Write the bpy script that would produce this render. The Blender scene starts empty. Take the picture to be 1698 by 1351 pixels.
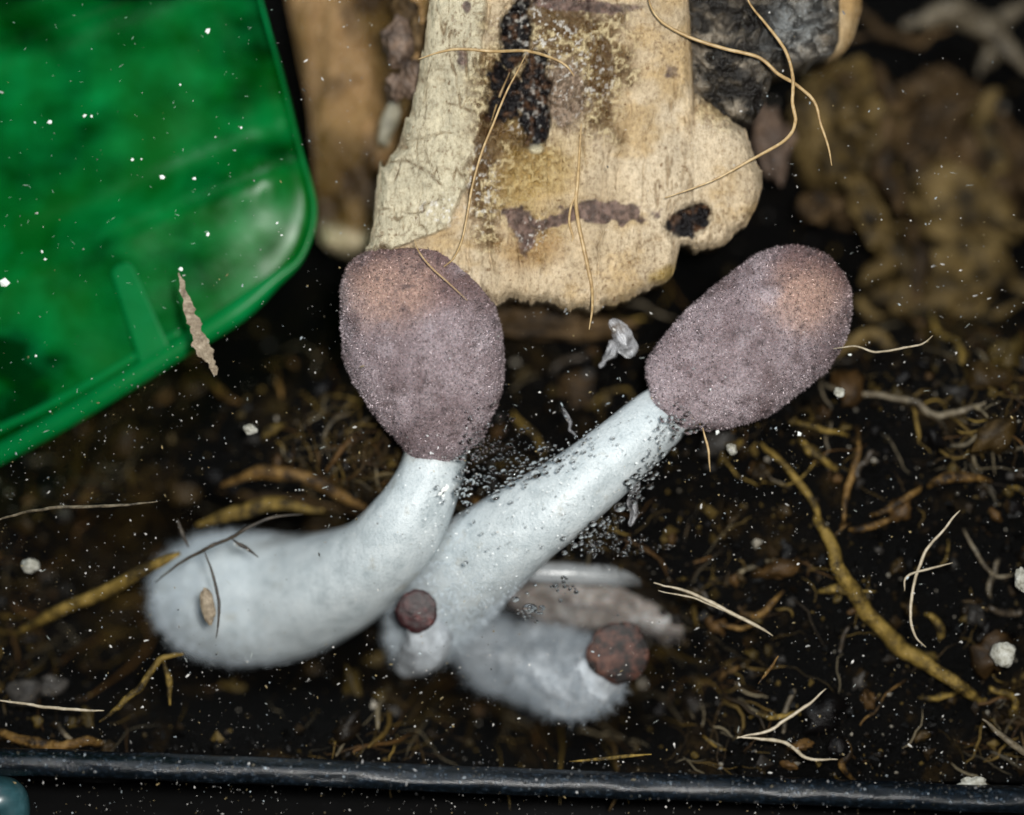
import bpy, math, random
import numpy as np
from mathutils import Vector

random.seed(7)
RNG = np.random.default_rng(7)
SC = bpy.context.scene
COL = SC.collection
MM = 0.001                     # everything below is written in millimetres
S, D = 0.06, 150.0             # mm per photo pixel on the plastic wall; wall to lens in mm
PI = math.pi

# ------------------------------------------------------------------ camera
cd = bpy.data.cameras.new('camera')
cam = bpy.data.objects.new('camera', cd)
COL.objects.link(cam)
cam.location = (0, -D * MM, 0)
cam.rotation_euler = (PI / 2, 0, 0)
cd.sensor_width = 36.0
cd.lens = 36.0 * D / (1698 * S)
cd.clip_start, cd.clip_end = 0.005, 10.0
cd.dof.use_dof = True
cd.dof.focus_distance = (D + 2.3) * MM
cd.dof.aperture_fstop = cd.lens / 11.0
SC.camera = cam

# ------------------------------------------------------------------ light (phone lamp beside the lens, weak soft fill added above)
w = bpy.data.worlds.new('World')
SC.world = w
w.use_nodes = True
w.node_tree.nodes['Background'].inputs['Color'].default_value = (0.8, 0.9, 1.0, 1)
w.node_tree.nodes['Background'].inputs['Strength'].default_value = 0.012


def area_lamp(name, loc, target, size, power, col):
    ld = bpy.data.lights.new(name, 'AREA')
    ld.shape, ld.size, ld.energy, ld.color = 'DISK', size * MM, power, col
    o = bpy.data.objects.new(name, ld)
    COL.objects.link(o)
    o.location = Vector(loc) * MM
    o.rotation_euler = (Vector(target) - Vector(loc)).to_track_quat('-Z', 'Y').to_euler()
    return o


area_lamp('phone_lamp', (10, -152, 9), (0, 5, 0), 11, 0.235, (1.0, 0.97, 0.93))
area_lamp('fill_lamp', (-60, -150, 220), (0, 5, 0), 120, 0.20, (0.85, 0.93, 1.0))
vs = SC.view_settings
vs.view_transform, vs.look, vs.gamma, vs.exposure = 'Standard', 'None', 1.0, 0.75
vs.use_curve_mapping = False
SC.cycles.use_denoising = True
SC.cycles.max_bounces = 10
SC.cycles.transparent_max_bounces = 16
SC.cycles.caustics_refractive = False


# ------------------------------------------------------------------ pixels to millimetres
def P(px, py, y=0.0):
    k = S * (D + y) / D
    return Vector(((px - 849) * k, y, (675.5 - py) * k))


# ------------------------------------------------------------------ noise
_PERM = RNG.random(65536).astype(np.float64)


def _h(i, j, k):
    return _PERM[(i * 7349 + j * 19391 + k * 30011 + ((i * 31) ^ (j * 17) ^ (k * 11))) & 65535]


def vnoise(x, y, z=0.0):
    x, y, z = np.broadcast_arrays(np.asarray(x, float), np.asarray(y, float), np.asarray(z, float))
    i, j, k = np.floor(x).astype(np.int64), np.floor(y).astype(np.int64), np.floor(z).astype(np.int64)
    f, g, h = x - i, y - j, z - k
    f, g, h = f * f * (3 - 2 * f), g * g * (3 - 2 * g), h * h * (3 - 2 * h)
    r = 0
    for a in (0, 1):
        for b in (0, 1):
            for c in (0, 1):
                wgt = (f if a else 1 - f) * (g if b else 1 - g) * (h if c else 1 - h)
                r = r + wgt * _h(i + a, j + b, k + c)
    return r * 2 - 1


def fbm(x, y, z=0.0, o=4, gain=0.5):
    r, a, t = 0, 1.0, 0
    for n in range(o):
        r = r + a * vnoise(x * 2 ** n + 17.3 * n, y * 2 ** n - 9.1 * n, z * 2 ** n + 4.7 * n)
        t += a
        a *= gain
    return r / t


def cracks(x, y):
    """distance to the nearest border between random cells (0 on the border)"""
    x, y = np.asarray(x, float), np.asarray(y, float)
    i, j = np.floor(x).astype(np.int64), np.floor(y).astype(np.int64)
    d1 = np.full(x.shape, 9.0)
    d2 = np.full(x.shape, 9.0)
    for a in (-1, 0, 1):
        for b in (-1, 0, 1):
            cx = i + a + _h(i + a, j + b, 3)
            cy = j + b + _h(i + a, j + b, 8)
            d = np.hypot(x - cx, y - cy)
            m = d < d1
            d2 = np.where(m, d1, np.minimum(d2, d))
            d1 = np.where(m, d, d1)
    return d2 - d1


def sstep(a, b, x):
    t = np.clip((x - a) / (b - a), 0, 1)
    return t * t * (3 - 2 * t)


def blob(px, py, cx, cy, rx, ry, rot=0.0, soft=0.35, rough=0.35, f=0.06):
    """soft stain mask with an uneven outline, in photo pixels"""
    c, s = math.cos(rot), math.sin(rot)
    u, v = (px - cx) * c + (py - cy) * s, -(px - cx) * s + (py - cy) * c
    d = np.sqrt((u / rx) ** 2 + (v / ry) ** 2) + rough * fbm(px * f, py * f, cx * 0.01, 3)
    return 1 - sstep(1 - soft, 1 + soft, d)


def crspline(pts, n):
    """Catmull-Rom through pts (list of tuples), n samples per span"""
    p = np.array(pts, float)
    p = np.vstack([2 * p[0] - p[1], p, 2 * p[-1] - p[-2]])
    out = []
    for k in range(1, len(p) - 2):
        t = np.linspace(0, 1, n, endpoint=False)[:, None]
        a, b, c, d = p[k - 1], p[k], p[k + 1], p[k + 2]
        out.append(0.5 * (2 * b + (c - a) * t + (2 * a - 5 * b + 4 * c - d) * t ** 2 + (3 * b - a - 3 * c + d) * t ** 3))
    out.append(p[-2][None])
    return np.vstack(out)


# ------------------------------------------------------------------ objects
def tag(o, label=None, cat=None, group=None, kind=None):
    for k, v in (('label', label), ('category', cat), ('group', group), ('kind', kind)):
        if v:
            o[k] = v
    return o


def empty(name, loc_mm):
    o = bpy.data.objects.new(name, None)
    COL.objects.link(o)
    o.empty_display_size = 0.004
    o.location = Vector(loc_mm) * MM
    return o


def mesh(name, verts, faces, mat, parent=None, origin=None, smooth=True, col=None):
    """verts in world millimetres; origin (mm) becomes the object's location"""
    v = np.asarray(verts, float)
    if parent is not None:
        org = np.array(parent['_o'])
        loc = (0, 0, 0)
    else:
        org = np.array(origin if origin is not None else (v[:, 0].mean(), v[:, 1].mean(), v[:, 2].min()))
        loc = org * MM
    me = bpy.data.meshes.new(name)
    me.from_pydata(((v - org) * MM).tolist(), [], [tuple(int(i) for i in f) for f in faces])
    if smooth:
        me.shade_smooth()
    me.materials.append(mat)
    if col is not None:
        at = me.color_attributes.new('Col', 'FLOAT_COLOR', 'POINT')
        c = np.ones((len(v), 4), np.float32)
        c[:, :3] = np.clip(col, 0, 1)
        at.data.foreach_set('color', c.ravel())
    o = bpy.data.objects.new(name, me)
    COL.objects.link(o)
    o.location = loc
    if parent is not None:
        o.parent = parent
    return o


def thing(name, loc, label, cat, group=None):
    o = empty(name, loc)
    o['_o'] = [float(x) for x in loc]
    return tag(o, label, cat, group)


def grid_faces(nr, nc, wrap=False, off=0):
    f = []
    m = nc if wrap else nc - 1
    for i in range(nr - 1):
        for j in range(m):
            a, b = off + i * nc + j, off + i * nc + (j + 1) % nc
            f.append((a, b, b + nc, a + nc))
    return f


def tube(pts, n=6, sides=8, jitter=0.12, flat=1.0, closed=True, seed=0.0, bend=0.0):
    """pts: (x, y, z, r) in mm -> verts, faces of a tapering uneven tube"""
    q = crspline(pts, n)
    c, r = q[:, :3].copy(), np.maximum(q[:, 3], 0.004)
    arc = np.r_[0, np.cumsum(np.linalg.norm(np.diff(c, axis=0), axis=1))]
    if bend:
        for k in range(3):
            c[:, k] += bend * fbm(arc * 0.35, seed + 3.1 * k, 0, 3)
    T = np.gradient(c, axis=0)
    T /= np.linalg.norm(T, axis=1)[:, None] + 1e-9
    ref = np.array([0.0, 1.0, 0.0])
    U = np.cross(T, ref)
    bad = np.linalg.norm(U, axis=1) < 1e-3
    U[bad] = (1, 0, 0)
    U /= np.linalg.norm(U, axis=1)[:, None]
    V = np.cross(U, T)
    th = np.linspace(0, 2 * PI, sides, endpoint=False)
    rr = r[:, None] * (1 + jitter * fbm(arc[:, None] / (r.mean() * 3 + 1e-6), np.cos(th)[None] * 1.3 + seed, np.sin(th)[None] * 1.3, 3))
    v = c[:, None, :] + rr[..., None] * (np.cos(th)[None, :, None] * U[:, None, :] + flat * np.sin(th)[None, :, None] * V[:, None, :])
    nr = len(c)
    v = v.reshape(-1, 3)
    f = grid_faces(nr, sides, True)
    if closed:
        e = 0.6
        v = np.vstack([v, c[0] - T[0] * r[0] * e, c[-1] + T[-1] * r[-1] * e])
        a, b = nr * sides, nr * sides + 1
        for j in range(sides):
            f.append((a, (j + 1) % sides, j))
            f.append((b, (nr - 1) * sides + j, (nr - 1) * sides + (j + 1) % sides))
    return v, f


def lump(center, rad, nu=40, nv=24, amp=0.35, freq=1.6, seed=0.0, rot=0.0, o=4):
    """uneven closed lump; rot turns it in the picture plane"""
    th = np.linspace(0, 2 * PI, nu, endpoint=False)
    ph = np.linspace(0.02, PI - 0.02, nv)
    x = np.cos(th)[None] * np.sin(ph)[:, None]
    y = np.sin(th)[None] * np.sin(ph)[:, None]
    z = np.cos(ph)[:, None] * np.ones_like(th)[None]
    k = 1 + amp * fbm(x * freq + seed, y * freq - seed, z * freq + 2 * seed, o)
    X, Y, Z = x * k * rad[0], y * k * rad[1], z * k * rad[2]
    c, s = math.cos(rot), math.sin(rot)
    v = np.stack([center[0] + X * c - Z * s, center[1] + Y, center[2] + X * s + Z * c], -1).reshape(-1, 3)
    f = grid_faces(nv, nu, True)
    f.append(tuple(range(nu)))
    f.append(tuple(range((nv - 1) * nu, nv * nu))[::-1])
    return v, f


# ------------------------------------------------------------------ materials
class M:
    """small node-tree builder"""
    def __init__(s, name):
        s.m = bpy.data.materials.new(name)
        s.m.use_nodes = True
        s.t = s.m.node_tree
        s.t.nodes.clear()
        s.out = s.n('ShaderNodeOutputMaterial')
        s.tc = s.n('ShaderNodeTexCoord')

    def n(s, kind, **kw):
        d = s.t.nodes.new(kind)
        for k, v in kw.items():
            setattr(d, k, v)
        return d

    def link(s, a, b):
        s.t.links.new(a, b)

    def noise(s, mm, detail=5, rough=0.6, stretch=None, distort=0.0):
        mp = s.n('ShaderNodeMapping')
        k = 1000.0 / mm
        st = stretch or (1, 1, 1)
        mp.inputs['Scale'].default_value = (k * st[0], k * st[1], k * st[2])
        s.link(s.tc.outputs['Object'], mp.inputs['Vector'])
        t = s.n('ShaderNodeTexNoise')
        t.inputs['Scale'].default_value = 1.0
        t.inputs['Detail'].default_value = detail
        t.inputs['Roughness'].default_value = rough
        t.inputs['Distortion'].default_value = distort
        s.link(mp.outputs[0], t.inputs['Vector'])
        return t.outputs['Fac']

    def ramp(s, fac, stops):
        r = s.n('ShaderNodeValToRGB')
        e = r.color_ramp.elements
        while len(e) < len(stops):
            e.new(0.5)
        for k, (p, c) in enumerate(stops):
            e[k].position = p
            e[k].color = (*c, 1) if len(c) == 3 else c
        s.link(fac, r.inputs[0])
        return r.outputs[0]

    def mix(s, fac, a, b, mode='MIX'):
        x = s.n('ShaderNodeMix', data_type='RGBA', blend_type=mode)
        for sock, val in ((x.inputs[0], fac), (x.inputs[6], a), (x.inputs[7], b)):
            if hasattr(val, 'is_linked'):
                s.link(val, sock)
            elif isinstance(val, (int, float)):
                sock.default_value = val
            else:
                sock.default_value = (*val, 1)
        return x.outputs[2]

    def bump(s, fac, dist, strength=1.0, normal=None):
        b = s.n('ShaderNodeBump')
        b.inputs['Distance'].default_value = dist * MM
        b.inputs['Strength'].default_value = strength
        s.link(fac, b.inputs['Height'])
        if normal is not None:
            s.link(normal, b.inputs['Normal'])
        return b.outputs[0]

    def pbsdf(s, color, rough=0.6, normal=None, **kw):
        p = s.n('ShaderNodeBsdfPrincipled')
        if hasattr(color, 'is_linked'):
            s.link(color, p.inputs['Base Color'])
        else:
            p.inputs['Base Color'].default_value = (*color, 1)
        if hasattr(rough, 'is_linked'):
            s.link(rough, p.inputs['Roughness'])
        else:
            p.inputs['Roughness'].default_value = rough
        if normal is not None:
            s.link(normal, p.inputs['Normal'])
        for k, v in kw.items():
            p.inputs[k.replace('_', ' ')].default_value = v
        return p

    def done(s, shader):
        s.link(shader.outputs[0] if hasattr(shader, 'outputs') else shader, s.out.inputs['Surface'])
        return s.m


def fibrous(name, dark, mid, light, rough=0.55, mm=1.2, bump=0.15, sss=0.0, spec=0.5, dirt=0.0):
    m = M(name)
    a = m.noise(mm, 6, 0.65)
    c = m.ramp(a, [(0.3, dark), (0.5, mid), (0.72, light)])
    if dirt:
        c = m.mix(dirt, c, m.ramp(m.noise(2.6, 6, 0.7), [(0.40, (0.03, 0.025, 0.02)), (0.52, (1, 1, 1))]), 'MULTIPLY')
    b = m.bump(m.noise(mm * 0.35, 4, 0.6), bump)
    return m.done(m.pbsdf(c, rough, b, Subsurface_Weight=sss, Subsurface_Scale=0.001, Specular_IOR_Level=spec))


def attr_col(m, name='Col'):
    a = m.n('ShaderNodeAttribute')
    a.attribute_name = name
    return a.outputs['Color']


# wood: colours of the decayed wood come per vertex, grain and wet sheen here
m = M('decayed_wood')
g = m.noise(0.4, 6, 0.75, (1, 1, 0.7))
c = m.mix(1.0, attr_col(m), m.ramp(g, [(0.3, (0.45, 0.38, 0.3)), (0.48, (0.96, 0.95, 0.93)), (0.7, (1.3, 1.3, 1.3))]), 'MULTIPLY')
pits = m.ramp(m.noise(0.9, 3, 0.5), [(0.27, (0.35, 0.25, 0.15)), (0.34, (1, 1, 1))])
c = m.mix(0.8, c, pits, 'MULTIPLY')
nb = m.bump(m.noise(0.3, 5, 0.75), 0.2, 1.0, m.bump(m.noise(1.6, 4, 0.6, (1, 1, 0.3)), 0.3))
wet = m.ramp(m.noise(2.5, 3, 0.5), [(0.4, (0.2,) * 3), (0.6, (0.55,) * 3)])
WOOD = m.done(m.pbsdf(c, wet, nb, Specular_IOR_Level=0.45))

m = M('mushroom_cap_skin')
c = m.mix(1.0, attr_col(m), m.ramp(m.noise(0.28, 4, 0.75), [(0.3, (0.42, 0.40, 0.40)), (0.5, (0.95, 0.95, 0.95)), (0.7, (1.5, 1.5, 1.5))]), 'MULTIPLY')
nb = m.bump(m.noise(0.22, 4, 0.8), 0.16)
CAP = m.done(m.pbsdf(c, 0.6, nb, Specular_IOR_Level=0.35, Subsurface_Weight=0.1, Subsurface_Scale=0.0008))

m = M('cap_fuzz')
c = attr_col(m)
FUZZ = m.done(m.pbsdf(c, 0.55, None, Specular_IOR_Level=0.4))

m = M('mushroom_stem_flesh')
c = m.ramp(m.noise(2.2, 5, 0.6), [(0.25, (0.38, 0.43, 0.45)), (0.5, (0.52, 0.57, 0.59)), (0.75, (0.62, 0.665, 0.68))])
c = m.mix(0.6, c, m.ramp(m.noise(0.3, 5, 0.7), [(0.3, (0.6, 0.64, 0.66)), (0.52, (1, 1, 1))]), 'MULTIPLY')
c = m.mix(0.55, c, m.ramp(m.noise(3.5, 6, 0.7), [(0.33, (0.62, 0.55, 0.45)), (0.42, (1, 1, 1))]), 'MULTIPLY')
nb = m.bump(m.noise(0.35, 4, 0.65), 0.11, 1.0, m.bump(m.noise(3.0, 3, 0.5, (1, 1, 0.4)), 0.2))
STEM = m.done(m.pbsdf(c, 0.36, nb, Subsurface_Weight=0.5, Subsurface_Scale=0.0016, Subsurface_Radius=(1.0, 1.05, 1.1)))

m = M('mycelium')
c = m.ramp(m.noise(1.4, 5, 0.6), [(0.25, (0.24, 0.26, 0.28)), (0.6, (0.50, 0.54, 0.58)), (0.8, (0.65, 0.68, 0.71))])
MYC = m.done(m.pbsdf(c, 0.8, m.bump(m.noise(0.5, 5, 0.7), 0.3), Subsurface_Weight=0.5, Subsurface_Scale=0.0015, Subsurface_Radius=(1, 1, 1)))

MAT = fibrous('mycelium_grey', (0.06, 0.045, 0.035), (0.24, 0.21, 0.19), (0.5, 0.5, 0.5), 0.8, 2.5, 0.3, sss=0.3)

m = M('soil')
c1 = m.ramp(m.noise(9.0, 5, 0.6), [(0.47, (0.0006, 0.0005, 0.0004)), (0.57, (0.002, 0.0014, 0.0007)), (0.66, (0.022, 0.013, 0.0035)), (0.76, (0.06, 0.04, 0.01))])
c1 = m.mix(0.9, c1, m.ramp(m.noise(0.9, 6, 0.7), [(0.35, (0.2, 0.2, 0.2)), (0.55, (0.8, 0.8, 0.8)), (0.75, (1.6, 1.5, 1.4))]), 'MULTIPLY')
SOIL = m.done(m.pbsdf(c1, 0.6, m.bump(m.noise(0.8, 6, 0.7), 0.8), Specular_IOR_Level=0.12))
m = M('soil_crumb')
CRUMB = m.done(m.pbsdf(attr_col(m), 0.5, m.bump(m.noise(0.3, 4, 0.6), 0.1), Specular_IOR_Level=0.2))

R_TAN = fibrous('root_tan', (0.22, 0.13, 0.05), (0.40, 0.27, 0.12), (0.55, 0.42, 0.24), 0.45, 1.0, 0.03)
R_PALE = fibrous('root_pale', (0.22, 0.18, 0.12), (0.36, 0.30, 0.21), (0.52, 0.46, 0.36), 0.4, 0.8, 0.03)
R_OLIVE = fibrous('root_olive', (0.04, 0.026, 0.006), (0.15, 0.098, 0.019), (0.30, 0.20, 0.05), 0.65, 1.2, 0.2, dirt=0.9, spec=0.25)
R_BROWN = fibrous('root_brown', (0.02, 0.011, 0.004), (0.11, 0.058, 0.013), (0.22, 0.13, 0.04), 0.6, 1.2, 0.2, dirt=0.9, spec=0.25)
R_GREY = fibrous('root_grey', (0.05, 0.04, 0.03), (0.12, 0.095, 0.06), (0.2, 0.17, 0.12), 0.5, 1.0, 0.1, dirt=0.75, spec=0.3)
R_DARK = fibrous('root_dark', (0.008, 0.006, 0.005), (0.03, 0.022, 0.014), (0.07, 0.05, 0.03), 0.5, 0.8, 0.04)
HUSK = fibrous('husk_brown', (0.003, 0.002, 0.001), (0.055, 0.032, 0.012), (0.19, 0.12, 0.055), 0.65, 4.5, 0.5, dirt=0.6, spec=0.2)
HUSK_OLIVE = fibrous('husk_olive', (0.006, 0.004, 0.0015), (0.10, 0.065, 0.020), (0.25, 0.175, 0.07), 0.65, 4.5, 0.4, dirt=0.9, spec=0.2)
HUSK_PINK = fibrous('husk_pinkish', (0.02, 0.012, 0.008), (0.10, 0.065, 0.045), (0.24, 0.16, 0.11), 0.6, 2.0, 0.3)
SLIVER = fibrous('bark_sliver', (0.10, 0.07, 0.045), (0.23, 0.18, 0.12), (0.42, 0.35, 0.26), 0.6, 0.5, 0.1)
PERLITE = fibrous('pale_grain', (0.12, 0.11, 0.08), (0.34, 0.33, 0.28), (0.5, 0.5, 0.46), 0.7, 0.8, 0.1)
PALEWOOD = fibrous('pale_wood', (0.10, 0.09, 0.06), (0.22, 0.20, 0.14), (0.34, 0.32, 0.25), 0.6, 2.0, 0.1)
TEAL = fibrous('teal_plastic', (0.01, 0.03, 0.036), (0.02, 0.06, 0.07), (0.05, 0.12, 0.14), 0.3, 4.0, 0.02)

m = M('brown_young_cap')
c = m.ramp(m.noise(1.8, 6, 0.75), [(0.45, (0.004, 0.002, 0.0015)), (0.54, (0.06, 0.022, 0.014)), (0.62, (0.10, 0.042, 0.028)), (0.76, (0.2, 0.1, 0.06))])
YOUNGCAP = m.done(m.pbsdf(c, 0.55, m.bump(m.noise(0.3, 4, 0.7), 0.1)))
m = M('dark_red_young_cap')
c = m.ramp(m.noise(1.1, 5, 0.7), [(0.42, (0.010, 0.002, 0.003)), (0.58, (0.035, 0.007, 0.008)), (0.72, (0.16, 0.05, 0.045))])
REDCAP = m.done(m.pbsdf(c, 0.45, m.bump(m.noise(0.4, 4, 0.7), 0.1)))

# green plastic: coloured see-through plastic with a milky share
def green(name, c0, c1, rough, clear, var):
    m = M(name)
    cl = m.ramp(m.noise(14, 4, 0.55), [(0.35, c0), (0.65, c1)])
    body = m.pbsdf(cl, rough, m.bump(m.noise(2.5, 3, 0.5), 0.03), Specular_IOR_Level=0.4)
    tl = m.n('ShaderNodeBsdfTranslucent')
    tl.inputs['Color'].default_value = (0.0, 0.5, 0.14, 1)
    tp = m.n('ShaderNodeBsdfTransparent')
    tp.inputs['Color'].default_value = (0.01, 0.75, 0.09, 1)
    m1 = m.n('ShaderNodeMixShader')
    m1.inputs[0].default_value = 0.3
    m.link(body.outputs[0], m1.inputs[1]); m.link(tl.outputs[0], m1.inputs[2])
    m2 = m.n('ShaderNodeMixShader')
    m.link(m.ramp(m.noise(15, 4, 0.55, (0.9, 1, 1.2)), [(0.38, (max(0.1, clear - var),) * 3), (0.6, (min(0.96, clear + var),) * 3)]), m2.inputs[0])
    m.link(m1.outputs[0], m2.inputs[1]); m.link(tp.outputs[0], m2.inputs[2])
    return m.done(m2)


GREEN = green('green_plastic', (0.0, 0.16, 0.016), (0.0, 0.46, 0.11), 0.3, 0.66, 0.3)
GREEN_EDGE = green('green_plastic_thick_lit', (0.0, 0.24, 0.05), (0.0, 0.40, 0.12), 0.35, 0.5, 0.15)  # thick parts milkier; denser green also paints the light gathering at the rim

m = M('clear_wall')
tp = m.n('ShaderNodeBsdfTransparent')
tp.inputs['Color'].default_value = (0.97, 0.975, 0.975, 1)
CLEAR = m.done(tp)

m = M('rim_plastic')
nb = m.bump(m.noise(0.35, 5, 0.8), 0.06, 1.0, m.bump(m.noise(3, 3, 0.5, (0.3, 1, 1)), 0.25))
RIM = m.done(m.pbsdf(m.ramp(m.noise(0.5, 6, 0.75, (0.7, 1, 1)), [(0.48, (0.0015, 0.003, 0.0045)), (0.6, (0.006, 0.012, 0.02)), (0.66, (0.05, 0.07, 0.09)), (0.72, (0.2, 0.25, 0.3))]), 0.2, nb, Specular_IOR_Level=0.5, Coat_Weight=0.0, Coat_Roughness=0.2, Coat_Tint=(0.6, 0.8, 1.0, 1)))

m = M('frosted_ridge')
p = m.pbsdf((0.45, 0.48, 0.5), 0.25, m.bump(m.noise(1.2, 4, 0.6), 0.1), Specular_IOR_Level=0.8)
tp = m.n('ShaderNodeBsdfTransparent')
ms = m.n('ShaderNodeMixShader')
m.link(m.ramp(m.noise(5, 3, 0.5, (0.6, 1, 1)), [(0.35, (0.5,) * 3), (0.65, (0.88,) * 3)]), ms.inputs[0])
m.link(p.outputs[0], ms.inputs[1]); m.link(tp.outputs[0], ms.inputs[2])
RIDGE = m.done(ms)

m = M('water_drop')
gl = m.n('ShaderNodeBsdfGlass')
gl.inputs['IOR'].default_value = 1.33
gl.inputs['Roughness'].default_value = 0.0
WATER = m.done(gl)

m = M('clear_film')
p = m.pbsdf((0.5, 0.5, 0.52), 0.25, m.bump(m.noise(0.8, 4, 0.6), 0.2), Specular_IOR_Level=0.8)
tp = m.n('ShaderNodeBsdfTransparent')
ms = m.n('ShaderNodeMixShader')
m.link(m.ramp(m.noise(1.5, 4, 0.6), [(0.35, (0.3,) * 3), (0.6, (0.92,) * 3)]), ms.inputs[0])
m.link(p.outputs[0], ms.inputs[1]); m.link(tp.outputs[0], ms.inputs[2])
FILM = m.done(ms)

m = M('dust')
DUST = m.done(m.pbsdf(attr_col(m), 0.5))
m = M('table_black')
TABLE = m.done(m.pbsdf(m.ramp(m.noise(3, 4, 0.6), [(0.3, (0.002, 0.002, 0.002)), (0.8, (0.008, 0.008, 0.009))]), 0.6))


# ================================================================== SETTING
# table under the container
v = [(-400, -60, -43.5), (400, -60, -43.5), (400, 300, -43.5), (-400, 300, -43.5),
     (-400, -60, -53.5), (400, -60, -53.5), (400, 300, -53.5), (-400, 300, -53.5)]
f = [(0, 1, 2, 3), (7, 6, 5, 4), (4, 5, 1, 0), (5, 6, 2, 1), (6, 7, 3, 2), (7, 4, 0, 3)]
tag(mesh('table', v, f, TABLE, smooth=False), 'black tabletop under the clear container', None, None, 'structure')

# soil mass: rises as an uneven face behind the wall, lying back towards the top
nx, nz = 420, 300
X, Z = np.meshgrid(np.linspace(-120, 120, nx), np.linspace(-39, 100, nz))


def soil_base(x, z):
    x, z = np.asarray(x, float), np.asarray(z, float)
    b = 6.5 + 3.5 * sstep(-38, -14, z) + 26 * sstep(-2, 22, z) + 4.0 * fbm(x / 18, z / 14, 1.5, 3)
    for cx, cz, rx, rz, dp in ((-31, -21, 23, 11, 30), (3, -28, 15, 9, 22), (-16, 25, 18, 24, 14), (-7, -22, 9, 9, 16), (4, -2, 14, 10, 8), (-62, 12, 34, 23, 26)):   # hollows round stem bases and bark
        b = b + dp * np.exp(-(((x - cx) / rx) ** 2 + ((z - cz) / rz) ** 2) ** 2)
    return np.maximum(b, 3.2)


def soil_y(x, z):
    x, z = np.asarray(x, float), np.asarray(z, float)
    return np.maximum(soil_base(x, z) + 1.9 * fbm(x / 4.2, z / 3.6, 9.0, 5, 0.6), 2.0)


Y = soil_y(X, Z)
v = np.stack([X, Y, Z], -1).reshape(-1, 3)
f = grid_faces(nz, nx)
nb_ = len(v)
edge = [(j) for j in range(nx)]
v = np.vstack([v, np.array([(-120, 110, -39), (120, 110, -39), (120, 110, 100), (-120, 110, 100)])])
tl_, tr_ = (nz - 1) * nx, nz * nx - 1
f.append(tuple([nb_, nb_ + 1] + list(range(nx))[::-1]))
f.append(tuple([nb_ + 2, nb_ + 3] + list(range(tl_, tr_ + 1))))
f.append(tuple([nb_ + 3, nb_] + [i * nx for i in range(nz)]))
f.append(tuple([nb_ + 1, nb_ + 2] + [i * nx + nx - 1 for i in range(nz)][::-1]))
f.append((nb_, nb_ + 3, nb_ + 2, nb_ + 1))
tag(mesh('soil', v, f, SOIL), 'black soil packed behind the clear wall', None, None, 'structure')


# loose crumbs of soil
base = np.array([(1, 0, 0), (-1, 0, 0), (0, 1, 0), (0, -1, 0), (0, 0, 1), (0, 0, -1)], float)
bf = [(0, 2, 4), (2, 1, 4), (1, 3, 4), (3, 0, 4), (2, 0, 5), (1, 2, 5), (3, 1, 5), (0, 3, 5)]
V, F = [], []
n_c = 14000
cx = RNG.uniform(-80, 80, n_c)
cz = np.where(RNG.random(n_c) < 0.35, RNG.uniform(-38, 60, n_c), RNG.uniform(-38, 6, n_c))
cr_ = np.minimum(0.8, 0.11 * (1 + RNG.pareto(1.8, n_c)))
cy = soil_y(cx, cz) - RNG.uniform(-0.2, 0.9, n_c) * cr_
pick = RNG.random((n_c, 1))
tone = RNG.uniform(0.3, 1.3, (n_c, 1))
pch = sstep(-0.1, 0.35, fbm(cx / 14, cz / 10, 61, 3))[:, None]
ccol = np.where(pick < 0.62 - 0.2 * pch, np.array([[0.0012, 0.001, 0.0008]]), np.where(pick < 0.88 - 0.15 * pch, np.array([[0.015, 0.009, 0.0035]]), np.where(pick < 0.965, np.array([[0.075, 0.05, 0.014]]), np.array([[0.3, 0.27, 0.22]])))) * tone
for k in range(n_c):
    F += [tuple(i + k * 6 for i in t) for t in bf]
V = (base[None] * (cr_[:, None, None] * RNG.uniform(0.5, 1.2, (n_c, 6, 1))) + RNG.normal(0, 0.18, (n_c, 6, 3)) * cr_[:, None, None] + np.stack([cx, cy, cz], -1)[:, None, :])
ccol = np.repeat(ccol, 6, 0)
tag(mesh('soil_crumbs', V.reshape(-1, 3), F, CRUMB, smooth=False, col=ccol), 'small dark crumbs scattered over the soil face', 'soil crumbs', None, 'stuff')

V, F, off, Cc = [], [], 0, []
for k in range(420):
    x, z = random.uniform(-75, 75), random.uniform(-37, 8) if random.random() < 0.8 else random.uniform(0, 40)
    r = min(2.2, 0.5 * random.paretovariate(2.2))
    y = float(soil_y(x, z)) - 0.35 * r
    v, f = lump((x, y, z), (r, r * 0.7, r * random.uniform(0.4, 0.9)), 14, 9, 1.0, 1.7, k * 2.3, random.uniform(0, PI), 3)
    V.append(v); F += [tuple(i + off for i in q) for q in f]; off += len(v)
    c_ = np.array(random.choice(((0.010, 0.006, 0.0025), (0.04, 0.024, 0.007), (0.075, 0.05, 0.012), (0.085, 0.045, 0.014), (0.05, 0.045, 0.04), (0.003, 0.002, 0.002)))) * random.uniform(0.3, 1.0)
    Cc.append(np.repeat(c_[None], len(v), 0) * RNG.uniform(0.3, 1.4, (len(v), 1)))
tag(mesh('soil_clods', np.vstack(V), F, CRUMB, smooth=True, col=np.vstack(Cc)), 'brown and olive clods bedded in the soil face', 'soil clods', None, 'stuff')

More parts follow.
